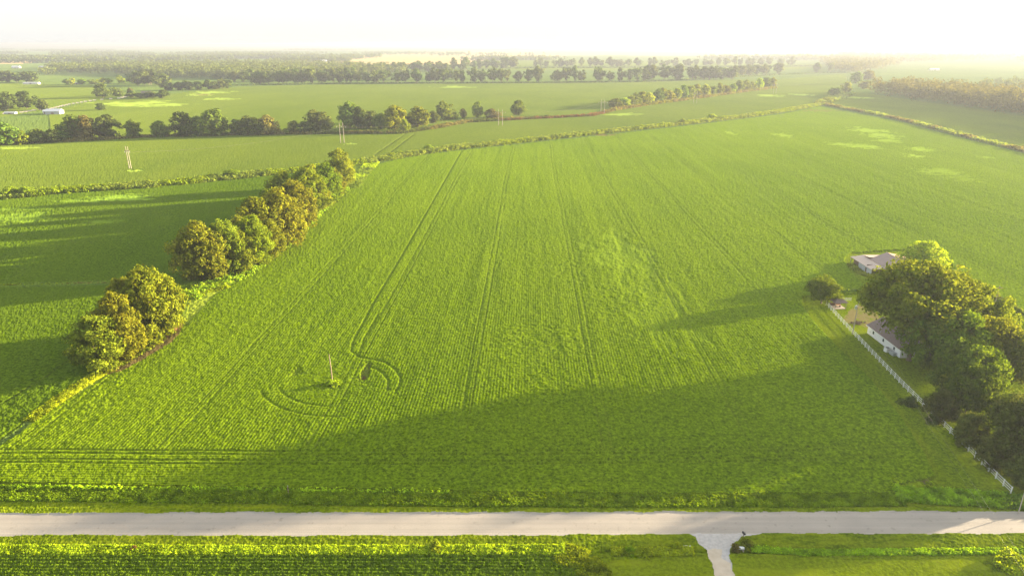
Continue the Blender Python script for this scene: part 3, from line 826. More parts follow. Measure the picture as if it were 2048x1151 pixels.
# diagonal belt
dg = [(1232, 218), (1550, 176)]
for i in range(24):
    t = i / 23
    x = 1232 + t * 312; y = 217 - 41 * t ** 0.93
    tree('mid', G(x + RNG.uniform(-3, 3), y + RNG.uniform(-0.6, 0.4)), RNG.uniform(15, 21) * (0.8 if i < 2 else 1), RNG.uniform(8, 11),
         "golden green tree in the diagonal belt right of centre", "trees of the diagonal belt", ('leaf_olive', 'leaf_lime', 'leaf_green', 'leaf_olive')[i % 4])
for x, y, H, R, mt, lb in [
 (1668, 191, 14, 11, 'leaf_green', "round tree at the meeting of the two ditches"),
 (1692, 186, 18, 9, 'leaf_olive', "pointed brown tree at the meeting of the ditches"),
 (1712, 168, 24, 15, 'leaf_green', "broad hazy tree behind the meeting of the ditches"),
 (1738, 160, 24, 16, 'leaf_olive', "hazy tree to the right of the broad hazy tree"),
 (1728, 178, 16, 12, 'leaf_olive', "low hazy tree in front of the broad hazy tree"),
 (858, 303, 5.5, 4.0, 'leaf_lime', "small bright bush standing on the ditch brush near the middle"),
 (695, 343, 6.5, 3.6, 'leaf_lime', "bright lime bush beside the last tree of the belt"),
 (1365, 249, 6, 5, 'leaf_lime', "pale bush on the ditch brush right of centre"),
 (1422, 240, 7, 6.5, 'leaf_lime', "round yellow green bush on the ditch brush right of centre"),
 (22, 394, 6, 5, 'leaf_lime', "bright yellow green bush at the left end of the ditch"),
 (55, 392, 5, 5, 'leaf_lime', "second yellow green bush from the left end of the ditch"),
 (465, 355, 5, 6, 'leaf_lime', "yellow green bush in the ditch brush above the olive belt"),
 (203, 221, 9, 7, 'leaf_dark', "lone dark round bush in the field right of the white barn"),
 (207, 196, 21, 14, 'leaf_dark', "big dark tree at the bend of the pale farm lane"),
 (236, 193, 15, 10, 'leaf_dark', "smaller dark tree right of the big tree at the lane bend"),
 (16, 222, 23, 13, 'leaf_dark', "left tree of the pair behind the white barn"),
 (54, 218, 22, 13, 'leaf_dark', "right tree of the pair behind the white barn"),
 (88, 221, 15, 8, 'leaf_dark', "small dark tree just behind the white barn"),
 (262, 190, 11, 6, 'brownbrush', "reddish brown tree beside the far farm house"),
]:
    tree('mid', G(x, y), H, R, lb, "lone trees and bushes in the middle distance", mt)

# --- far rows, groups whose trees nothing tells apart
def row(pts, n, H, R, label, group, jitter=(6, 0.8), mat='leaf_far', kind='far'):
    L = []
    for i in range(n):
        t = (i + RNG.uniform(-0.35, 0.35)) / max(n - 1, 1) * (len(pts) - 1)
        t = min(max(t, 0), len(pts) - 1.001); k = int(t); f = t - k
        x = pts[k][0] * (1 - f) + pts[k + 1][0] * f; y = pts[k][1] * (1 - f) + pts[k + 1][1] * f
        tree(kind, G(x + RNG.uniform(-1, 1) * jitter[0], y + RNG.uniform(-1, 1) * jitter[1]), RNG.uniform(*H), RNG.uniform(*R), label, group, mat)
row([(505, 169), (700, 166), (1000, 165), (1290, 163)], 52, (22, 33), (9, 14), "hazy tree in the long row along the far side of the smooth field", "trees along the far side of the smooth field")
row([(470, 165), (700, 160), (960, 159)], 24, (20, 30), (10, 15), "hazy tree just behind the left half of the long row", "trees behind the long row")
row([(1295, 161), (1400, 160), (1470, 160)], 14, (28, 36), (14, 18), "big hazy tree in the solid clump at the right end of the long row", "trees of the solid clump")
row([(1470, 152), (1562, 148)], 9, (24, 32), (11, 15), "hazy tree in the clump behind the diagonal belt", "trees behind the diagonal belt")
row([(1625, 146), (1660, 145)], 3, (24, 32), (9, 14), "pale hazy tree of the small group alone on the far hedge", "small far tree group")
row([(700, 146), (830, 144), (890, 143)], 18, (22, 32), (12, 17), "pale tree in the second far row left of centre", "trees of the second far row")
row([(905, 142), (980, 138), (1030, 137)], 12, (26, 40), (12, 18), "pale tree beside the light gap in the second far row", "trees at the gap of the second far row")
row([(1070, 134), (1300, 133), (1580, 131)], 40, (22, 34), (11, 17), "very pale tree in the third far row right of centre", "trees of the third far row")
row([(130, 170), (250, 168), (330, 166)], 16, (8, 17), (7, 12), "small yellowish tree near the far farms at left", "trees round the far farms", mat='leaf_lime')
row([(330, 182), (400, 180), (458, 178)], 12, (14, 20), (9, 13), "dark tree in the clump at the left end of the smooth field", "trees at the left end of the smooth field", mat='leaf_dark')
row([(262, 196), (330, 197)], 8, (7, 13), (7, 11), "dark tree round the far farm house by the lane", "trees round the far house", mat='leaf_dark')
row([(275, 172), (300, 170), (330, 172)], 6, (22, 32), (12, 18), "large dark tree behind the far farm house", "large trees behind the far house", mat='leaf_dark')
row([(2, 166), (50, 165), (66, 166)], 6, (18, 28), (12, 18), "dark tree at the far left beyond the small field", "far left trees", mat='leaf_dark')

# --- woods that read as one mass
def wood(name, regions, leaf, H, R, per, mat, label, seed, kind='stuff', nb=3):
    """regions: list of (polygon, n)"""
    rng = np.random.default_rng(seed)
    Cs, Ns, Ss = [], [], []
    for poly, n in regions:
        xs = [p[0] for p in poly]; yy = [p[1] for p in poly]
        a = rng.uniform(min(xs), max(xs), n * 6); b = rng.uniform(min(yy), max(yy), n * 6)
        k = inpoly(a, b, poly); a, b = a[k][:n], b[k][:n]
        v = (b - 575.5) / F_PX; zc = CAM_H / (SP + CP * v)
        X = (a - 1024) / F_PX * zc; Y = zc * (CP - v * SP)
        X = X + rng.normal(size=len(X)) * R * 0.5; Y = Y + rng.normal(size=len(X)) * R * 0.5
        h = rng.uniform(0.65, 1.15, len(X)) * H; r = rng.uniform(0.7, 1.15, len(X)) * R
        for q in range(nb):
            f = (q + 0.5) / nb
            cen = np.stack([X + rng.normal(size=len(X)) * r * 0.3, Y + rng.normal(size=len(X)) * r * 0.3, h * (0.25 + 0.55 * f)], 1)
            Cc, N, s = blob_leaves(cen, r * (0.85 - 0.25 * f), per, leaf, rng, 0.4, 0.8)
            ok = Cc[:, 2] > 0
            Cs.append(Cc[ok]); Ns.append(N[ok]); Ss.append(s[ok])
    C = np.concatenate(Cs); N = np.concatenate(Ns); s = np.concatenate(Ss)
    V, F = quads_at(C, N, s, rng)
    return obj(name, mesh_np(name, V, F, mat), label=label, cat="wood", kind=kind)

wood("wood", [([(85, 156), (120, 146), (250, 150), (330, 158), (520, 160), (700, 152), (830, 146), (700, 134), (560, 128), (400, 132), (240, 134), (110, 136)], 1300)], 3.4, 27, 13, 18, M['leaf_far'],
     "broad hazy wood across the left half below the horizon", 1)
wood("wood", [([(1747, 190), (1850, 205), (1950, 219), (2048, 234), (2300, 272), (2600, 310), (2600, 250), (2300, 228), (2048, 205), (1900, 190), (1800, 182), (1752, 182)], 1500)], 1.9, 28, 11, 30, M['leaf_wood'],
     "dense warm coloured wood along the field at the right edge", 2)
wood("wood", [([(1700, 148), (1640, 128), (1690, 108), (1850, 108), (2048, 110), (2600, 112), (2600, 128), (2048, 120), (1800, 126), (1760, 140)], 1700)], 3.4, 30, 15, 16, M['leaf_wood'],
     "pale glowing wood behind the meadow at right", 3)
wood("wood", [([(1940, 176), (2000, 170), (2060, 172), (2300, 178), (2300, 186), (2048, 182), (1960, 182)], 90)], 2.2, 20, 10, 20, M['leaf_far'],
     "pale line of trees crossing the meadow behind the right wood", 4)
rg = np.random.default_rng(9)
bands = []
for kk in range(64):
    y = 94.5 + 30 * rg.uniform() ** 2.3; x = rg.uniform(-150, 2200); w = rg.uniform(60, 380)
    if 96 < y < 116 and 620 < x < 1650: y = rg.choice([93.8, 94.5, 95.2, 95.8, 105.0]) if x > 1000 else y
    if 96 < y < 118 and 900 < x + w / 2 and x - w / 2 < 1600: continue
    bands.append(([(x - w / 2, y), (x - w / 4, y - 0.6), (x + w / 3, y - 0.5), (x + w / 2, y), (x + w / 5, y + 0.7), (x - w / 3, y + 0.8)], int(w * (1.0 + (110 - y) * 0.03))))
for y, n in ((93.2, 1700), (94.2, 1500), (95.6, 1000)):
    bands.append(([(-300, y - 0.4), (2400, y - 0.5), (2400, y + 0.5), (-300, y + 0.5)], n))
for (x0, x1, y, n) in ((860, 1090, 112, 60), (700, 940, 110, 110), (1020, 1160, 98.5, 110), (1170, 1240, 97.5, 60), (1260, 1300, 96.5, 20), (0, 420, 119, 300), (0, 300, 126, 160), (100, 520, 112, 300), (430, 760, 116, 260), (560, 700, 124, 120)):
    bands.append(([(x0, y - 0.8), (x1, y - 0.9), (x1, y + 0.5), (x0, y + 0.6)], n))
wood("wood", bands, 6.5, 26, 17, 7, M['leaf_far'], "bands of far woods fading into the horizon haze", 5, nb=2)

# --- brush and weeds in strips
def strip(name, pts, width, H, R, n, per, leaf, mats, label, seed, cat="brush", world=False, zmax=1.0):
    rng = np.random.default_rng(seed)
    P2 = np.array(pts if world else gxy(pts))
    seg = np.hypot(*(P2[1:] - P2[:-1]).T); cum = np.concatenate([[0], np.cumsum(seg)])
    s = rng.uniform(0, cum[-1], n)
    k = np.clip(np.searchsorted(cum, s) - 1, 0, len(seg) - 1)
    f = ((s - cum[k]) / seg[k])[:, None]
    p = P2[k] * (1 - f) + P2[k + 1] * f
    dr = (P2[k + 1] - P2[k]) / seg[k][:, None]
    lat = rng.uniform(-0.5, 0.5, n) * width
    clump = 0.55 + 0.9 * fbm(s / (R * 6), lat / (R * 5) + 9, seed, 2)
    p = p + np.stack([-dr[:, 1], dr[:, 0]], 1) * lat[:, None]
    h = H * rng.uniform(0.35, 1.0, n) * clump
    cen = np.stack([p[:, 0], p[:, 1], h * 0.55], 1)
    Cc, N, sz = blob_leaves(cen, np.minimum(R * rng.uniform(0.6, 1.2, n), h * 0.9), per, leaf, rng, 0.6, 0.9)
    ok = Cc[:, 2] > 0.02
    V, F = quads_at(Cc[ok], N[ok], sz[ok], rng)
    nm = fbm(Cc[ok][:, 0] / 25.0, Cc[ok][:, 1] / 25.0, seed + 3, 2) + rng.normal(size=ok.sum()) * 0.03
    mi = np.zeros(len(F), int)
    if len(mats) > 1: mi = (nm > 0.5).astype(int)
    return obj(name, mesh_np(name, V, F, [M[x] for x in mats], midx=mi), label=label, cat=cat, kind='stuff')

strip("ditch_brush", [(-900, 478)] + [(x, y + 2) for x, y in DITCH[1:]] , 13, 3.6, 1.7, 6200, 22, 0.75, ['ditch', 'weeds'], "long band of bushy growth along the ditch across the fields", 61)
strip("ditch_brush", [(1640, 208), (1665, 200), (1700, 188)], 22, 4, 2.5, 260, 24, 1.2, ['leaf_olive', 'ditch'], "brush where the two ditches meet", 62)
strip("ditch_brush", [(x, y) for x, y in RIGHTD], 8, 3.0, 1.7, 2600, 22, 0.9, ['brownbrush', 'ditch'], "brownish brush along the ditch at the upper right", 63)
strip("hedge_brush", [(x, y) for x, y in HEDGE[:13]], 8, 3.4, 2.0, 2300, 20, 0.9, ['leaf_dark', 'brownbrush'], "dark undergrowth at the foot of the left hedgerow", 64)
strip("hedge_brush", [(1000, 242), (1100, 237), (1180, 233), (1215, 225), (1235, 219)], 8, 3.0, 1.8, 620, 22, 1.0, ['redbrush', 'brownbrush'], "red brown brush line leading to the diagonal belt", 65)
strip("hedge_brush", [(1225, 222), (1300, 210), (1400, 197), (1500, 183), (1550, 177)], 10, 4.5, 2.4, 800, 20, 1.1, ['leaf_olive', 'brownbrush'], "undergrowth along the diagonal belt", 66)
strip("hedge_brush", [(470, 172), (700, 168), (1000, 167), (1280, 165), (1560, 150), (1640, 147), (1700, 146)], 9, 3.0, 2.4, 1500, 14, 1.8, ['leaf_far'], "low undergrowth under the long far row of trees", 67)
strip("hedge_brush", [(1000, 138), (1560, 134), (1640, 132)], 14, 5, 4, 900, 10, 3, ['leaf_far'], "low hedge under the third far row", 68)
strip("field_brush", [(745, 326), (735, 338), (718, 356), (700, 378)], 10, 1.3, 0.9, 900, 18, 0.45, ['ditch', 'tallgrass'], "pale grassy bank between the belt and the ditch", 69)
strip("belt_brush", [(375, 600), (420, 575), (480, 556), (550, 508), (620, 440), (690, 380)], 7, 2.2, 1.2, 900, 22, 0.5, ['leaf_lime', 'leaf_olive'], "low bushes at the foot of the long tree belt", 70)
strip("belt_brush", [(215, 745), (290, 700), (345, 664)], 4, 1.3, 0.8, 200, 18, 0.45, ['redbrush', 'leaf_olive'], "low reddish brush under the nearest left clump", 71)
strip("bank_weeds", [(60, 846), (110, 808), (170, 768), (215, 742)], 3.6, 0.9, 0.5, 1500, 20, 0.26, ['weeds', 'tallgrass'], "bright grassy bank left of the field corner", 72)
strip("bank_weeds", [(372, 600), (390, 585), (450, 572)], 9, 1.6, 0.9, 400, 22, 0.4, ['weeds', 'tallgrass'], "green weeds between the two left clumps", 73)
strip("field_line_weeds", [(-300, 577), (0, 572), (130, 569), (250, 567)], 1.6, 0.7, 0.5, 500, 12, 0.35, ['brownbrush', 'weeds'], "thin brown weedy line between the left fields", 74)
VG = [(-700, 984), (0, 988), (450, 992), (900, 998), (1300, 1000), (1800, 998)]
strip("roadside_weeds", VG, 4.4, 0.75, 0.34, 23000, 15, 0.19, ['weeds', 'weeds'], "dense green weeds between the field and the road", 75)
strip("roadside_weeds", [(x, y - 11) for x, y in VG[:4]], 0.9, 1.35, 0.3, 1100, 12, 0.2, ['tallgrass', 'weeds'], "yellow green weed tops along the field edge at lower left", 76)
strip("roadside_weeds", [(1790, 990), (1880, 996), (1960, 1000), (2048, 1008), (2300, 1015)], 4.2, 1.2, 0.6, 2300, 20, 0.26, ['weeds', 'leaf_green'], "dark weeds at the foot of the farm drive fence", 77)
strip("roadside_weeds", [(1785, 975), (1850, 975), (1880, 985)], 4.0, 0.8, 0.4, 300, 18, 0.24, ['weeds', 'tallgrass'], "bright weeds at the field corner by the farmyard", 78)
strip("tall_grass", [(-700, 1103), (0, 1103), (500, 1104), (900, 1104), (1130, 1103)], 2.2, 0.95, 0.36, 11000, 16, 0.22, ['tallgrass', 'weeds'], "bright tall grass strip south of the road", 79)
strip("tall_grass", [(1500, 1098), (1600, 1106), (1800, 1105), (1990, 1104), (2200, 1104)], 1.3, 0.6, 0.3, 3200, 16, 0.19, ['weeds', 'tallgrass'], "bright grass in the shallow ditch right of the driveway", 80)
strip("tall_grass", [(1225, 1105), (1300, 1106), (1385, 1104)], 1.5, 0.8, 0.4, 900, 18, 0.22, ['weeds', 'tallgrass'], "green weeds in the ditch left of the driveway", 81)
strip("corner_weeds", [(1120, 1108), (1165, 1125), (1195, 1160)], 5, 0.9, 0.5, 1500, 22, 0.2, ['weeds', 'weeds'], "leafy weed mass between the crop rows and the lawn", 82)
strip("corner_weeds", [(2000, 1120), (2040, 1140), (2100, 1170)], 5, 1.5, 0.8, 500, 26, 0.26, ['weeds', 'leaf_green'], "leafy weeds at the bottom right corner", 83)
strip("hedge_brush", [(1900, 545), (1960, 580), (2048, 631), (2300, 775), (2500, 890)], 2.0, 1.5, 0.9, 900, 22, 0.4, ['leaf_green', 'brownbrush'], "low dark hedge between the farmyard and the field", 84)
strip("hedge_brush", [(1660, 586), (1690, 584), (1722, 584)], 1.6, 1.2, 0.7, 160, 22, 0.35, ['leaf_green', 'ditch'], "low hedge behind the little open shelter", 85)
strip("barn_weeds", [(1700, 530), (1722, 548), (1745, 555), (1770, 556)], 2.4, 1.2, 0.7, 260, 20, 0.35, ['weeds', 'ditch'], "green weeds round the foot of the barn wall", 86)
for x, y, H, R, mt, lb in [
 (1262, 1104, 1.0, 1.2, 'weeds', "small green shrub left end of the driveway ditch"),
 (1296, 1108, 1.25, 1.6, 'weeds', "bright green shrub in the ditch left of the driveway"),
 (1352, 1100, 1.3, 1.3, 'weeds', "green shrub beside the left culvert mouth"),
 (1494, 1092, 1.4, 1.4, 'leaf_olive', "brownish shrub by the mailbox and right culvert mouth"),
 (1472, 1098, 1.0, 1.1, 'brownbrush', "low tan tuft at the right edge of the driveway"),
 (872, 1102, 2.2, 1.2, 'leaf_lime', "single pointed shrub in the bright grass strip"),
 (268, 1102, 1.2, 0.7, 'redbrush', "tan seeding weed in the grass strip at lower left"),
 (665, 774, 1.9, 2.2, 'leaf_lime', "yellow green weeds round the foot of the lone pole"),
]:
    tree('bush', G(x, y), H, R, lb, None, mt, name="shrub", cat="shrub")

# ------------------------------------------------------------------ built things
def wire(pts, sag=0.6, r=0.012, name="cable", label=None, group=None, n=10):
    a, b = Vector(pts[0]), Vector(pts[1]); mb = MB()
    L = [a.lerp(b, i / n) - Vector((0, 0, 4 * sag * (i / n) * (1 - i / n))) for i in range(n + 1)]
    mb.tube(L, r, 4)
    return mb.build(name, M['wire'], label=label, cat="cable", group=group)

# lone pole in the field
r_ = empty("utility_pole", G(666, 771), label="thin lone pole standing in weeds inside the planting circle", cat="pole")
mb = MB(); mb.tube([(0, 0, -0.2), (-0.1, 0, 5), (-0.25, 0, 8.6)], [0.17, 0.14, 0.11], 8); mb.build("pole", M['wood'], r_)
mb = MB(); mb.tube([(0.02, -0.17, 6.6), (-0.1, -0.15, 8.4)], 0.03, 5); mb.build("ground_wire", M['wire'], r_)

def h_frame(x, y, Hh, gap, label, arm=True):
    e = empty("transmission_pole_pair", G(x, y), label=label, cat="pole pair", group="twin poles crossing the fields")
    for s in (-1, 1):
        mb = MB(); mb.tube([(s * gap / 2, 0, -0.2), (s * gap / 2 * 1.0, 0, Hh)], [0.26, 0.15], 8); mb.build("pole", M['palewood'], e)
    mb = MB(); mb.box(-gap * 1.35, gap * 1.35, -0.32, -0.18, Hh - 3.1, Hh - 2.8); mb.box(-gap * 1.35, gap * 1.35, 0.18, 0.30, Hh - 3.1, Hh - 2.8); mb.build("crossarm", M['wood'], e)
    for s in (-1.25, 0, 1.25):
        mb = MB(); mb.tube([(s * gap, 0, Hh - 3.1), (s * gap, 0, Hh - 3.7), (s * gap, 0, Hh - 4.2)], [0.05, 0.12, 0.08], 6); mb.build("insulator", M['metal'], e)
    return e
HF = [(261, 339, 15.5, 1.3, "twin pole nearest the camera, at left in the field above the ditch"),
      (685, 287, 17.5, 3.0, "twin pole beside the tall green tree of the middle hedgerow"),
      (1001, 252, 17, 4.0, "twin pole in front of the low wide brown bush"),
      (1205, 228, 17, 4.2, "twin pole in the red brown brush line"),
      (1390, 207, 17, 4.4, "twin pole beside the middle of the diagonal belt"),
      (1549, 188, 18, 4.4, "twin pole at the far end of the diagonal belt"),
      (1693, 170, 19, 4.6, "farthest twin pole, in the haze by the broad tree")]
for a in HF: h_frame(*a)
for i in range(len(HF) - 1):
    a = G(HF[i][0], HF[i][1]); b = G(HF[i + 1][0], HF[i + 1][1])
    wire([(a[0], a[1], HF[i][2] - 4), (b[0], b[1], HF[i + 1][2] - 4)], 4.0, 0.03, label="thin power line between neighbouring twin poles", group="power lines of the twin poles")

# yard pole and its wires
yp = G(1705, 668)
r_ = empty("utility_pole", yp, label="wooden yard pole with a grey transformer beside the white fence", cat="pole")
mb = MB(); mb.tube([(0, 0, -0.2), (0.05, 0, 10.3)], [0.17, 0.11], 8); mb.build("pole", M['palewood'], r_)
mb = MB(); mb.tube([(-0.42, 0, 7.9), (-0.42, 0, 8.0), (-0.42, 0, 8.9), (-0.42, 0, 9.0)], [0.2, 0.34, 0.34, 0.2], 10)
tr_ = mb.build("transformer", M['metal'], r_)
mb = MB(); mb.tube([(-0.42, 0, 9.0), (-0.42, 0, 9.3)], 0.06, 6); mb.build("bushing", M['white'], tr_)
mb = MB(); mb.tube([(0, 0, 9.6), (0.2, 0, 10.0), (0.3, 0, 10.5)], [0.05, 0.07, 0.05], 6); mb.build("insulator", M['white'], r_)
south = Vector((69, 60, 0))
r_ = empty("utility_pole", south, label="wooden pole south of the road carrying the yard wires", cat="pole")
mb = MB(); mb.tube([(0, 0, -0.2), (0, 0, 10.5)], [0.17, 0.11], 8); mb.build("pole", M['wood'], r_)
mb = MB(); mb.tube([(0, 0, 10.4), (0, 0, 10.8)], 0.06, 6); mb.build("insulator", M['white'], r_)
wire([(yp[0] + .25, yp[1], 10.4), (69, 60, 10.7)], 1.4, 0.009, label="upper overhead wire running past the fence over the road", group=None)
wire([(yp[0], yp[1], 9.2), (69, 60, 9.3)], 1.6, 0.009, label="lower overhead wire running past the fence over the road", group=None)
fp = G(1984, 628)
r_ = empty("utility_pole", fp, label="thin pole on the lawn behind the oaks by the low hedge", cat="pole")
mb = MB(); mb.tube([(0, 0, -0.2), (0.2, 0, 9.4)], [0.15, 0.1], 8); mb.build("pole", M['wood'], r_)
mb = MB(); mb.box(-0.9, 1.3, -0.06, 0.06, 8.7, 8.85); mb.build("crossarm", M['wood'], r_)
rp = G(2036, 1027)
r_ = empty("utility_pole", rp, label="slim sunlit pole on the verge at the right edge of the road", cat="pole")
mb = MB(); mb.tube([(0, 0, -0.2), (0.0, 0, 6.2)], [0.09, 0.07], 8); mb.build("pole", M['palewood'], r_)
mb = MB(); mb.tube([(0, 0, 6.2), (0, 0, 6.45)], [0.1, 0.03], 8); mb.build("cap", M['metal'], r_)
r_ = empty("marker_post", G(577, 988), label="small grey post in the roadside weeds", cat="post")
mb = MB(); mb.tube([(0, 0, -0.1), (0.03, 0, 1.9)], [0.07, 0.06], 6); mb.build("post", M['wood'], r_)
mb = MB(); mb.tube([(0.03, 0, 1.9), (0.03, 0, 2.0)], [0.075, 0.05], 6); mb.build("cap", M['metal'], r_)

# white fence
fence = empty("white_fence", tuple(G(1652, 610)), label="long white three rail fence beside the farmyard", cat="fence")
FP = [Vector((102.2, 207.3, 0)), Vector((100.6, 193.5, 0)), Vector((100.6, 193.5, 0)), Vector((99.3, 180, 0)), Vector((96.9, 152.4, 0)), Vector((95.6, 131, 0)), Vector((94.2, 108.4, 0))]
path = [FP[0], FP[1], FP[3], FP[4], FP[5], FP[6]]
def along(path, d):
    for a, b in zip(path[:-1], path[1:]):
        L = (b - a).length
        if d <= L: return a.lerp(b, d / L)
        d -= L
    return path[-1]
tot = sum((b - a).length for a, b in zip(path[:-1], path[1:]))
nP = 42
base = Vector(fence.location)
pts = [along(path, tot * i / nP) - base for i in range(nP + 1)]
gr = random.Random(8)
pmb = MB(); pmb.box(-0.075, 0.075, -0.075, 0.075, -0.1, 1.55); pmb.slab([(-0.1, -0.1, 1.6), (0.1, -0.1, 1.6), (0.1, 0.1, 1.6), (-0.1, 0.1, 1.6)], 0.047)
post0 = pmb.build("post", M['white'], fence); post0.location = pts[0]
for p in pts[1:]:
    c = post0.copy(); COL.objects.link(c); c.parent = fence; c.location = p
for z in (0.45, 0.9, 1.38):
    mb = MB()
    for i, (a, b) in enumerate(zip(pts[:-1], pts[1:])):
        dz = gr.uniform(-0.02, 0.02)
        mb.tube([a + Vector((0.1, 0, z + dz)), b + Vector((0.1, 0, z - dz))], 0.062, 4)
    mb.build("rail", M['white'], fence)
# gate panel behind the shelter
gp = G(1682, 602)
gate = empty("white_gate", gp, label="white rail panel behind the open shelter", cat="gate")
for x in (0, 1.6, 3.2):
    mb = MB(); mb.box(x - .06, x + .06, -.06, .06, 0, 1.25); mb.build("post", M['white'], gate)
for z in (0.4, 0.75, 1.1):
    mb = MB(); mb.box(-0.05, 3.25, 0.062, 0.10, z - .05, z + .05); mb.build("rail", M['white'], gate)

# little open shelter
sh = empty("open_shelter", (105.0, 205.2, 0), math.radians(4), label="small open shelter with a brown hipped roof at the end of the fence", cat="shelter")
w, d = 1.9, 1.7
mb = MB(); mb.box(-w, w, -d, d, 0.0, 0.22); mb.build("floor", M['palewood'], sh)
for sx in (-1, 1):
    for sy in (-1, 1):
        mb = MB(); mb.box(sx * (w - .12) - .07, sx * (w - .12) + .07, sy * (d - .12) - .07, sy * (d - .12) + .07, 0.22, 2.3); mb.build("post", M['palewood'], sh)
W2, D2 = w + 0.4, d + 0.4
e4 = [(-W2, -D2, 2.3), (W2, -D2, 2.3), (W2, D2, 2.3), (-W2, D2, 2.3)]; r1, r2 = (-0.5, 0, 3.5), (0.5, 0, 3.5)
mb = MB(); mb.face([e4[0], e4[1], r2, r1]); mb.face([e4[1], e4[2], r2]); mb.face([e4[2], e4[3], r1, r2]); mb.face([e4[3], e4[0], r1]); mb.face(e4[::-1])
mb.build("roof", M['shingle'], sh)
mb = MB(); mb.box(-w + .2, w - .2, d - .08, d - .02, 0.22, 1.1); mb.build("back_rail", M['darkwood'], sh)
tb = empty("picnic_table", (105.0, 205.2, 0.22), math.radians(4), label="reddish table standing inside the small open shelter", cat="table")
mb = MB(); mb.box(-0.9, 0.9, -0.4, 0.4, 0.70, 0.76); mb.build("table_top", M['orangetin'], tb)
for sx in (-0.7, 0.7):
    mb = MB(); mb.box(sx - .05, sx + .05, -0.3, 0.3, 0, 0.70); mb.build("leg", M['darkwood'], tb)

# debris mound on the bare patch
rng = np.random.default_rng(3)
bp_ = G(1714, 647)
cen = np.stack([rng.normal(size=26) * 0.7, rng.normal(size=26) * 0.35, rng.uniform(0.05, 0.45, 26)], 1)
Cc, N, s = blob_leaves(cen, np.full(26, 0.35), 22, 0.3, rng)
V, F = quads_at(Cc, N, s, rng)
obj("brush_pile", mesh_np("brush_pile", V, F, M['bark']), label="dark pile of cut brush on the bare orange soil", cat="brush pile", loc=bp_)

# white house under the oak
hs = empty("farm_house", (104.8, 167.5, 0), math.radians(1.5), label="long white house with a brown shingle roof under the largest oak", cat="house")
L, Wd, eh, rh = 17.0, 8.5, 2.7, 4.9
mb = MB(); mb.box(0, Wd, 0, L, 0, eh)
mb.face([(0, 0, eh), (Wd, 0, eh), (Wd / 2, 0, rh - .1)]); mb.face([(0, L, eh), (Wd / 2, L, rh - .1), (Wd, L, eh)])
mb.build("wall", M['siding'], hs)
mb = MB(); o_ = 0.45; k_ = (rh - eh) / (Wd / 2)
mb.slab([(-o_, -o_, eh - k_ * o_ + .12), (Wd / 2, -o_, rh + .12), (Wd / 2, L + o_, rh + .12), (-o_, L + o_, eh - k_ * o_ + .12)][::-1], 0.12)
mb.slab([(Wd / 2, -o_, rh + .12), (Wd + o_, -o_, eh - k_ * o_ + .12), (Wd + o_, L + o_, eh - k_ * o_ + .12), (Wd / 2, L + o_, rh + .12)][::-1], 0.12)
rf = mb.build("roof", M['shingle'], hs)
mb = MB(); mb.box(Wd / 2 - 1.4, Wd / 2 - 0.8, 6, 6.6, rh - 0.5, rh + 1.0); mb.build("chimney", M['orangetin'], rf)
mb = MB(); mb.box(-o_ - .06, -o_, -o_, L + o_, eh - k_ * o_ - .12, eh - k_ * o_ + .10); mb.build("gutter", M['white'], hs)
for y in (3.0, 8.5, 13.8):
    mb = MB(); mb.box(-0.05, -0.003, y - .5, y + .5, 1.0, 2.1); fr_ = mb.build("window", M['white'], hs)
    mb = MB(); mb.box(-0.07, -0.053, y - .38, y + .38, 1.1, 2.0); mb.build("pane", M['glass'], fr_)
mb = MB(); mb.box(-0.12, -0.003, 15.3, 15.6, 0.9, 1.4); mb.build("meter_box", M['metal'], hs)
mb = MB(); mb.tube([(0.15, L - 6.2, eh), (0.15, L - 6.2, eh + 1.6)], 0.05, 6); mb.build("service_mast", M['metal'], hs)
wire([(yp[0] + .1, yp[1], 9.0), (104.9, 178.3, 4.2)], 0.5, 0.02, label="service wire from the yard pole to the white house")

# condenser and bin beside the house
ac = empty("air_conditioner", (103.5, 171.6, 0), 0.2, label="white air conditioner with a dark round fan opening beside the house", cat="air conditioner")
mb = MB(); mb.box(-.62, .62, -.62, .62, 0.08, 1.25); mb.build("body", M['white'], ac)
mb = MB(); mb.tube([(0, 0, 1.253), (0, 0, 1.31)], 0.46, 14); mb.build("fan_opening", M['black'], ac)
mb = MB(); mb.box(-.75, .75, -.75, .75, 0, 0.077); mb.build("pad", M['concrete'], ac)
bx_ = empty("utility_box", (104.0, 169.6, 0), 0.1, label="grey box next to the white air conditioner", cat="box")
mb = MB(); mb.box(-.45, .45, -.9, .9, 0.0, 0.95); mb.build("body", M['metal'], bx_)
mb = MB(); mb.box(-.5, .5, -.95, .95, 0.953, 1.02); mb.build("lid", M['tinwall'], bx_)

# barn -----------------------------------------------------------------------
bn = empty("barn", (0, 0, 0), label="low barn with pale tin roofs, one slope coloured sunlit orange, and an open dark front", cat="barn")
bn.location = (131.4, 237.0, 0)
def bw(mat, name, faces_):
    mb = MB()
    for f_ in faces_: mb.slab(f_, 0.08)
    return mb.build(name, mat, bn)
x1, x2, x3 = 4.2, 10.2, 18.5      # lean-to / ridge / right eave, from the left eave
bw(M['tin'], "lean_to_roof", [[(-0.4, -0.2, 2.55), (-0.4, 16.0, 2.55), (4.4, 16.0, 3.2), (x1 + 0.2, -1.6, 3.30)]])
bw(M['greytin'], "left_roof", [[(x1, -1.4, 3.36), (x1, 10.5, 3.36), (x2, 10.5, 5.9), (x2, -1.4, 5.9)]])  # slope turned from the sun, its shade put into darker tin
bw(M['orangetin'], "right_roof", [[(x2, -1.4, 5.9), (x2, 10.5, 5.9), (x3, 12.0, 3.9), (x3, -1.0, 3.9)]])  # slope facing the sun, warm light put into its orange colour
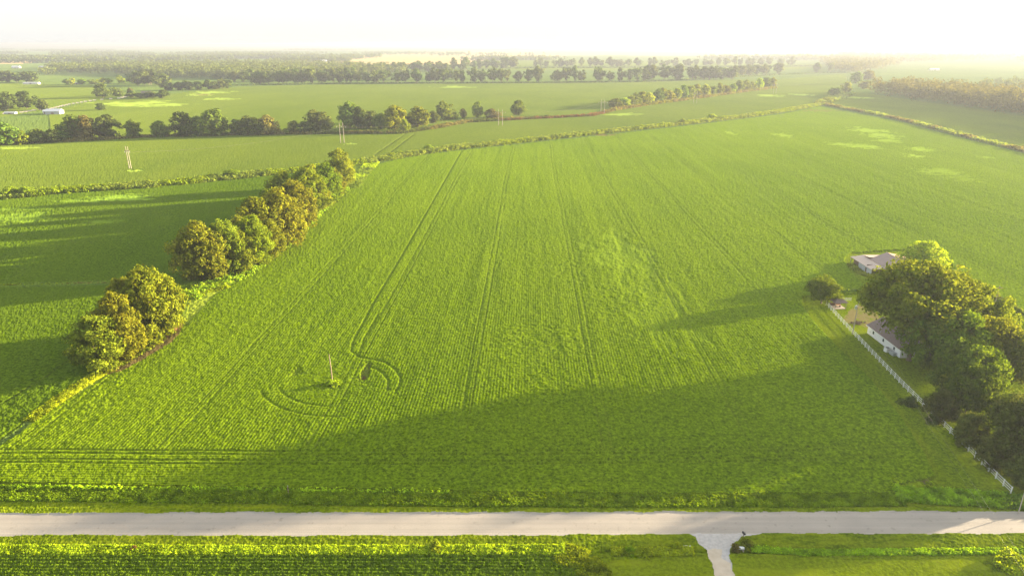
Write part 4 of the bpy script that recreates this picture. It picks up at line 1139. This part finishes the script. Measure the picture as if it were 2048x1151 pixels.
bw(M['tin'], "rear_roof", [[(x1, 10.6, 3.9), (4.4, 16.2, 3.15), (x3, 16.2, 3.15), (x3, 10.6, 4.3)]])
bw(M['tin'], "porch_roof", [[(4.0, -3.6, 2.7), (4.0, -1.5, 3.15), (12.5, -1.5, 3.6), (12.5, -3.6, 3.1)]])
mb = MB(); mb.box(-0.08, 0.0, -0.1, 3.4, 0, 2.45); mb.box(-0.08, 0.0, 4.5, 9.4, 0, 2.45); mb.box(-0.08, 0.0, 3.4, 4.5, 2.05, 2.45); mb.build("side_wall", M['tinwall'], bn)
mb = MB(); mb.box(0.3, 0.38, 3.1, 4.8, 0, 2.4); mb.build("door_opening", M['darkwood'], bn)
mb = MB(); mb.box(1.2, 1.28, 9.4, 15.8, 0, 2.4); mb.box(1.2, x3, 15.8, 15.88, 0, 2.9); mb.box(x3 - .08, x3, 0, 15.8, 0, 3.4); mb.box(0.4, x3, 4.5, 4.58, 0, 3.0); mb.build("back_wall", M['darkwood'], bn)
mb = MB(); mb.slab([(x2, 0, 5.6), (x1, 0, 3.1), (x1, 0, 2.9), (x3, 0, 2.9), (x3, 0, 3.7)], 0.01); 
mb = MB(); mb.face([(x1, -0.3, 2.95), (x3, -0.3, 2.95), (x3, -0.3, 3.75), (x2, -0.3, 5.75), (x1, -0.3, 3.2)]); mb.face([(x1, -0.22, 2.95), (x1, -0.22, 3.2), (x2, -0.22, 5.75), (x3, -0.22, 3.75), (x3, -0.22, 2.95)]); mb.build("gable", M['tinwall'], bn)
for x, y in ((0.0, -0.2), (4.3, -3.4), (8.3, -3.4), (12.3, -3.4), (0, 9.6), (0, 15.8), (x3 - .2, -0.4)):
    mb = MB(); mb.box(x - .1, x + .1, y - .1, y + .1, 0, 2.5 if x < 1 else 2.95); mb.build("post", M['palewood'], bn)
mb = MB(); mb.tube([(x2, -1.45, 5.93), (x2, 10.5, 5.93)], 0.13, 6); mb.build("ridge_cap", M['tin'], bn)

# parked car on the gravel
cp = G(2023, 692)
car = empty("parked_car", (cp[0], cp[1], 0.05), math.radians(35), label="white car on the bright gravel behind the oaks", cat="car")
def loft(secs, mat, name, par):
    mb = MB(); n = len(secs[0])
    for s_ in secs: mb.v += s_
    for i in range(len(secs) - 1):
        for j in range(n):
            mb.f.append((i * n + j, i * n + (j + 1) % n, (i + 1) * n + (j + 1) % n, (i + 1) * n + j))
    mb.f.append(tuple(range(n))[::-1]); mb.f.append(tuple(range((len(secs) - 1) * n, len(secs) * n)))
    return mb.build(name, mat, par)
def ringc(x, w, z0, z1, b=0.12):
    return [(x, -w + b, z0), (x, w - b, z0), (x, w, z0 + b), (x, w, z1 - b), (x, w - b, z1), (x, -w + b, z1), (x, -w, z1 - b), (x, -w, z0 + b)]
loft([ringc(-2.3, .75, .35, .80), ringc(-2.1, .88, .28, .93), ringc(-1.2, .92, .25, .98), ringc(1.0, .92, .25, .98), ringc(2.0, .88, .28, .85), ringc(2.3, .72, .35, .68)], M['carpaint'], "body", car)
loft([ringc(-1.75, .74, .95, 1.02, .03), ringc(-1.15, .70, .95, 1.42), ringc(0.2, .70, .95, 1.46), ringc(1.05, .76, .95, 1.0, .03)], M['glass'], "cabin_glass", car)
loft([ringc(-1.1, .62, 1.41, 1.47, .02), ringc(0.15, .64, 1.45, 1.51, .02)], M['carpaint'], "roof", car)
for x in (-1.4, 1.4):
    for y in (-.86, .86):
        mb = MB(); mb.tube([(x, y - .11, .33), (x, y + .11, .33)], 0.33, 14); wh = mb.build("wheel", M['rubber'], car)
        mb = MB(); mb.tube([(x, y - .125, .33), (x, y + .125, .33)], 0.19, 10); mb.build("rim", M['metal'], wh)
for y in (-.6, .6):
    mb = MB(); mb.box(2.2, 2.32, y - .14, y + .14, .55, .66); mb.build("headlight", M['white'], car)

# mailbox
mx_ = empty("mailbox", G(1485.5, 1077), 0.3, label="black mailbox on a thin leaning post by the driveway mouth", cat="mailbox")
mb = MB(); mb.tube([(0, 0, -.1), (0.06, 0, 1.1)], 0.05, 6); mb.build("post", M['darkwood'], mx_)
mb = MB(); n = 8
secs = []
for y in (-0.32, 0.32):
    secs.append([(0.06 - .15, y, 1.1), (0.06 + .15, y, 1.1)] + [(0.06 + .15 * math.cos(t), y, 1.3 + .15 * math.sin(t)) for t in [math.pi * i / 6 for i in range(7)]])
loft(secs, M['black'], "box", mx_)
mb = MB(); mb.box(0.215, 0.235, -.1, -.04, 1.25, 1.55); mb.build("flag", M['black'], mx_)
# culvert mouths
for (x, y, rz, lb) in ((1374, 1096, 0.0, "white culvert pipe end left of the driveway"), (1481, 1098, 0.0, "white culvert pipe end right of the driveway under the shrub")):
    e = empty("culvert_pipe", G(x, y), rz, label=lb, cat="culvert pipe")
    mb = MB(); k = 14
    sgn = -1 if x < 1400 else 1
    for i in range(k):
        a0 = 2 * math.pi * i / k; a1 = 2 * math.pi * (i + 1) / k
        for r0, x_0, x_1 in ((0.27, -0.55, 0.55),):
            mb.slab([(x_0, r0 * math.cos(a0), .3 + r0 * math.sin(a0)), (x_1, r0 * math.cos(a0), .3 + r0 * math.sin(a0)), (x_1, r0 * math.cos(a1), .3 + r0 * math.sin(a1)), (x_0, r0 * math.cos(a1), .3 + r0 * math.sin(a1))], 0.04)
    mb.build("pipe", M['white'], e)
    mb = MB(); mb.box(sgn * 0.35 - .08, sgn * 0.35 + .08, -0.5, 0.5, -0.1, 0.05); mb.build("headwall", M['concrete'], e)

# far farm buildings
def far_house(px, py, w, d, h, rh, wall, roof, label, rz=0.1, name="farm_building", cat="building"):
    e = empty(name, G(px, py), rz, label=label, cat=cat, group="buildings of the far farms")
    mb = MB(); mb.box(-w / 2, w / 2, -d / 2, d / 2, 0, h)
    mb.face([(-w / 2, -d / 2, h), (-w / 2, 0, h + rh - .1), (-w / 2, d / 2, h)]); mb.face([(w / 2, -d / 2, h), (w / 2, d / 2, h), (w / 2, 0, h + rh - .1)])
    mb.build("wall", M[wall], e)
    mb = MB()
    mb.slab([(-w / 2 - .5, 0, h + rh), (w / 2 + .5, 0, h + rh), (w / 2 + .5, -d / 2 - .5, h - .1), (-w / 2 - .5, -d / 2 - .5, h - .1)], 0.15)
    mb.slab([(-w / 2 - .5, d / 2 + .5, h - .1), (w / 2 + .5, d / 2 + .5, h - .1), (w / 2 + .5, 0, h + rh), (-w / 2 - .5, 0, h + rh)], 0.15)
    mb.build("roof", M[roof], e)
    mb = MB(); mb.box(-1.5, 1.5, -d / 2 - .06, -d / 2 - .01, 0, min(h - .4, 3)); mb.build("door", M['greytin'], e)
    return e
far_house(110, 229, 16, 12, 4.2, 2.6, 'tinwall', 'metal', "grey white metal barn in the field at the far left", 0.15)
far_house(93, 228, 5, 5, 3.4, 1.8, 'white', 'white', "small white shed against the left end of the metal barn", 0.15)
far_house(262, 193, 8, 8, 3.2, 2.4, 'white', 'white', "small white house among trees by the lane end")
far_house(293, 190, 14, 9, 3.2, 2.8, 'white', 'shingle', "far house with a brown roof among trees by the lane end")
far_house(64, 169, 30, 10, 3.2, 1.8, 'white', 'tinwall', "long low pale shed beyond the small far left field")
far_house(33, 137, 24, 14, 5, 4, 'white', 'white', "tiny white house under the far left woods")
far_house(88, 136, 30, 14, 4, 3, 'white', 'tinwall', "tiny long pale building right of the tiny white house")
far_house(567, 152, 22, 12, 8, 4, 'white', 'white', "white roofed house behind the start of the long tree row")
far_house(525, 153, 12, 9, 4, 3, 'white', 'white', "small white shed left of the white roofed house")
far_house(648, 126, 26, 14, 8, 5, 'white', 'white', "tiny white building below the tan field at left of centre")
far_house(22, 229, 12, 6, 2.4, 1.0, 'tinwall', 'tinwall', "low pale trailer among trees left of the metal barn")
far_house(155, 169, 16, 8, 3, 1.5, 'white', 'tinwall', "pale shed among yellowish trees at far left")
far_house(1868, 141, 30, 12, 4, 2, 'white', 'white', "very pale building in the haze of the meadow at right")

# ------------------------------------------------------------------ the air
hz, nt, out = new_mat("haze_air")
pv = nt.nodes.new("ShaderNodeVolumePrincipled")
pv.inputs["Color"].default_value = (0.330, 0.362, 0.430, 1)
pv.inputs["Density"].default_value = 0.00016
pv.inputs["Anisotropy"].default_value = 0.27
nt.links.new(pv.outputs[0], out.inputs["Volume"])
mb = MB(); mb.box(-30000, 30000, -3500, 60000, -4, 90)
mb.build("haze", hz, label="thin warm evening haze over the fields", cat="haze", kind='stuff')
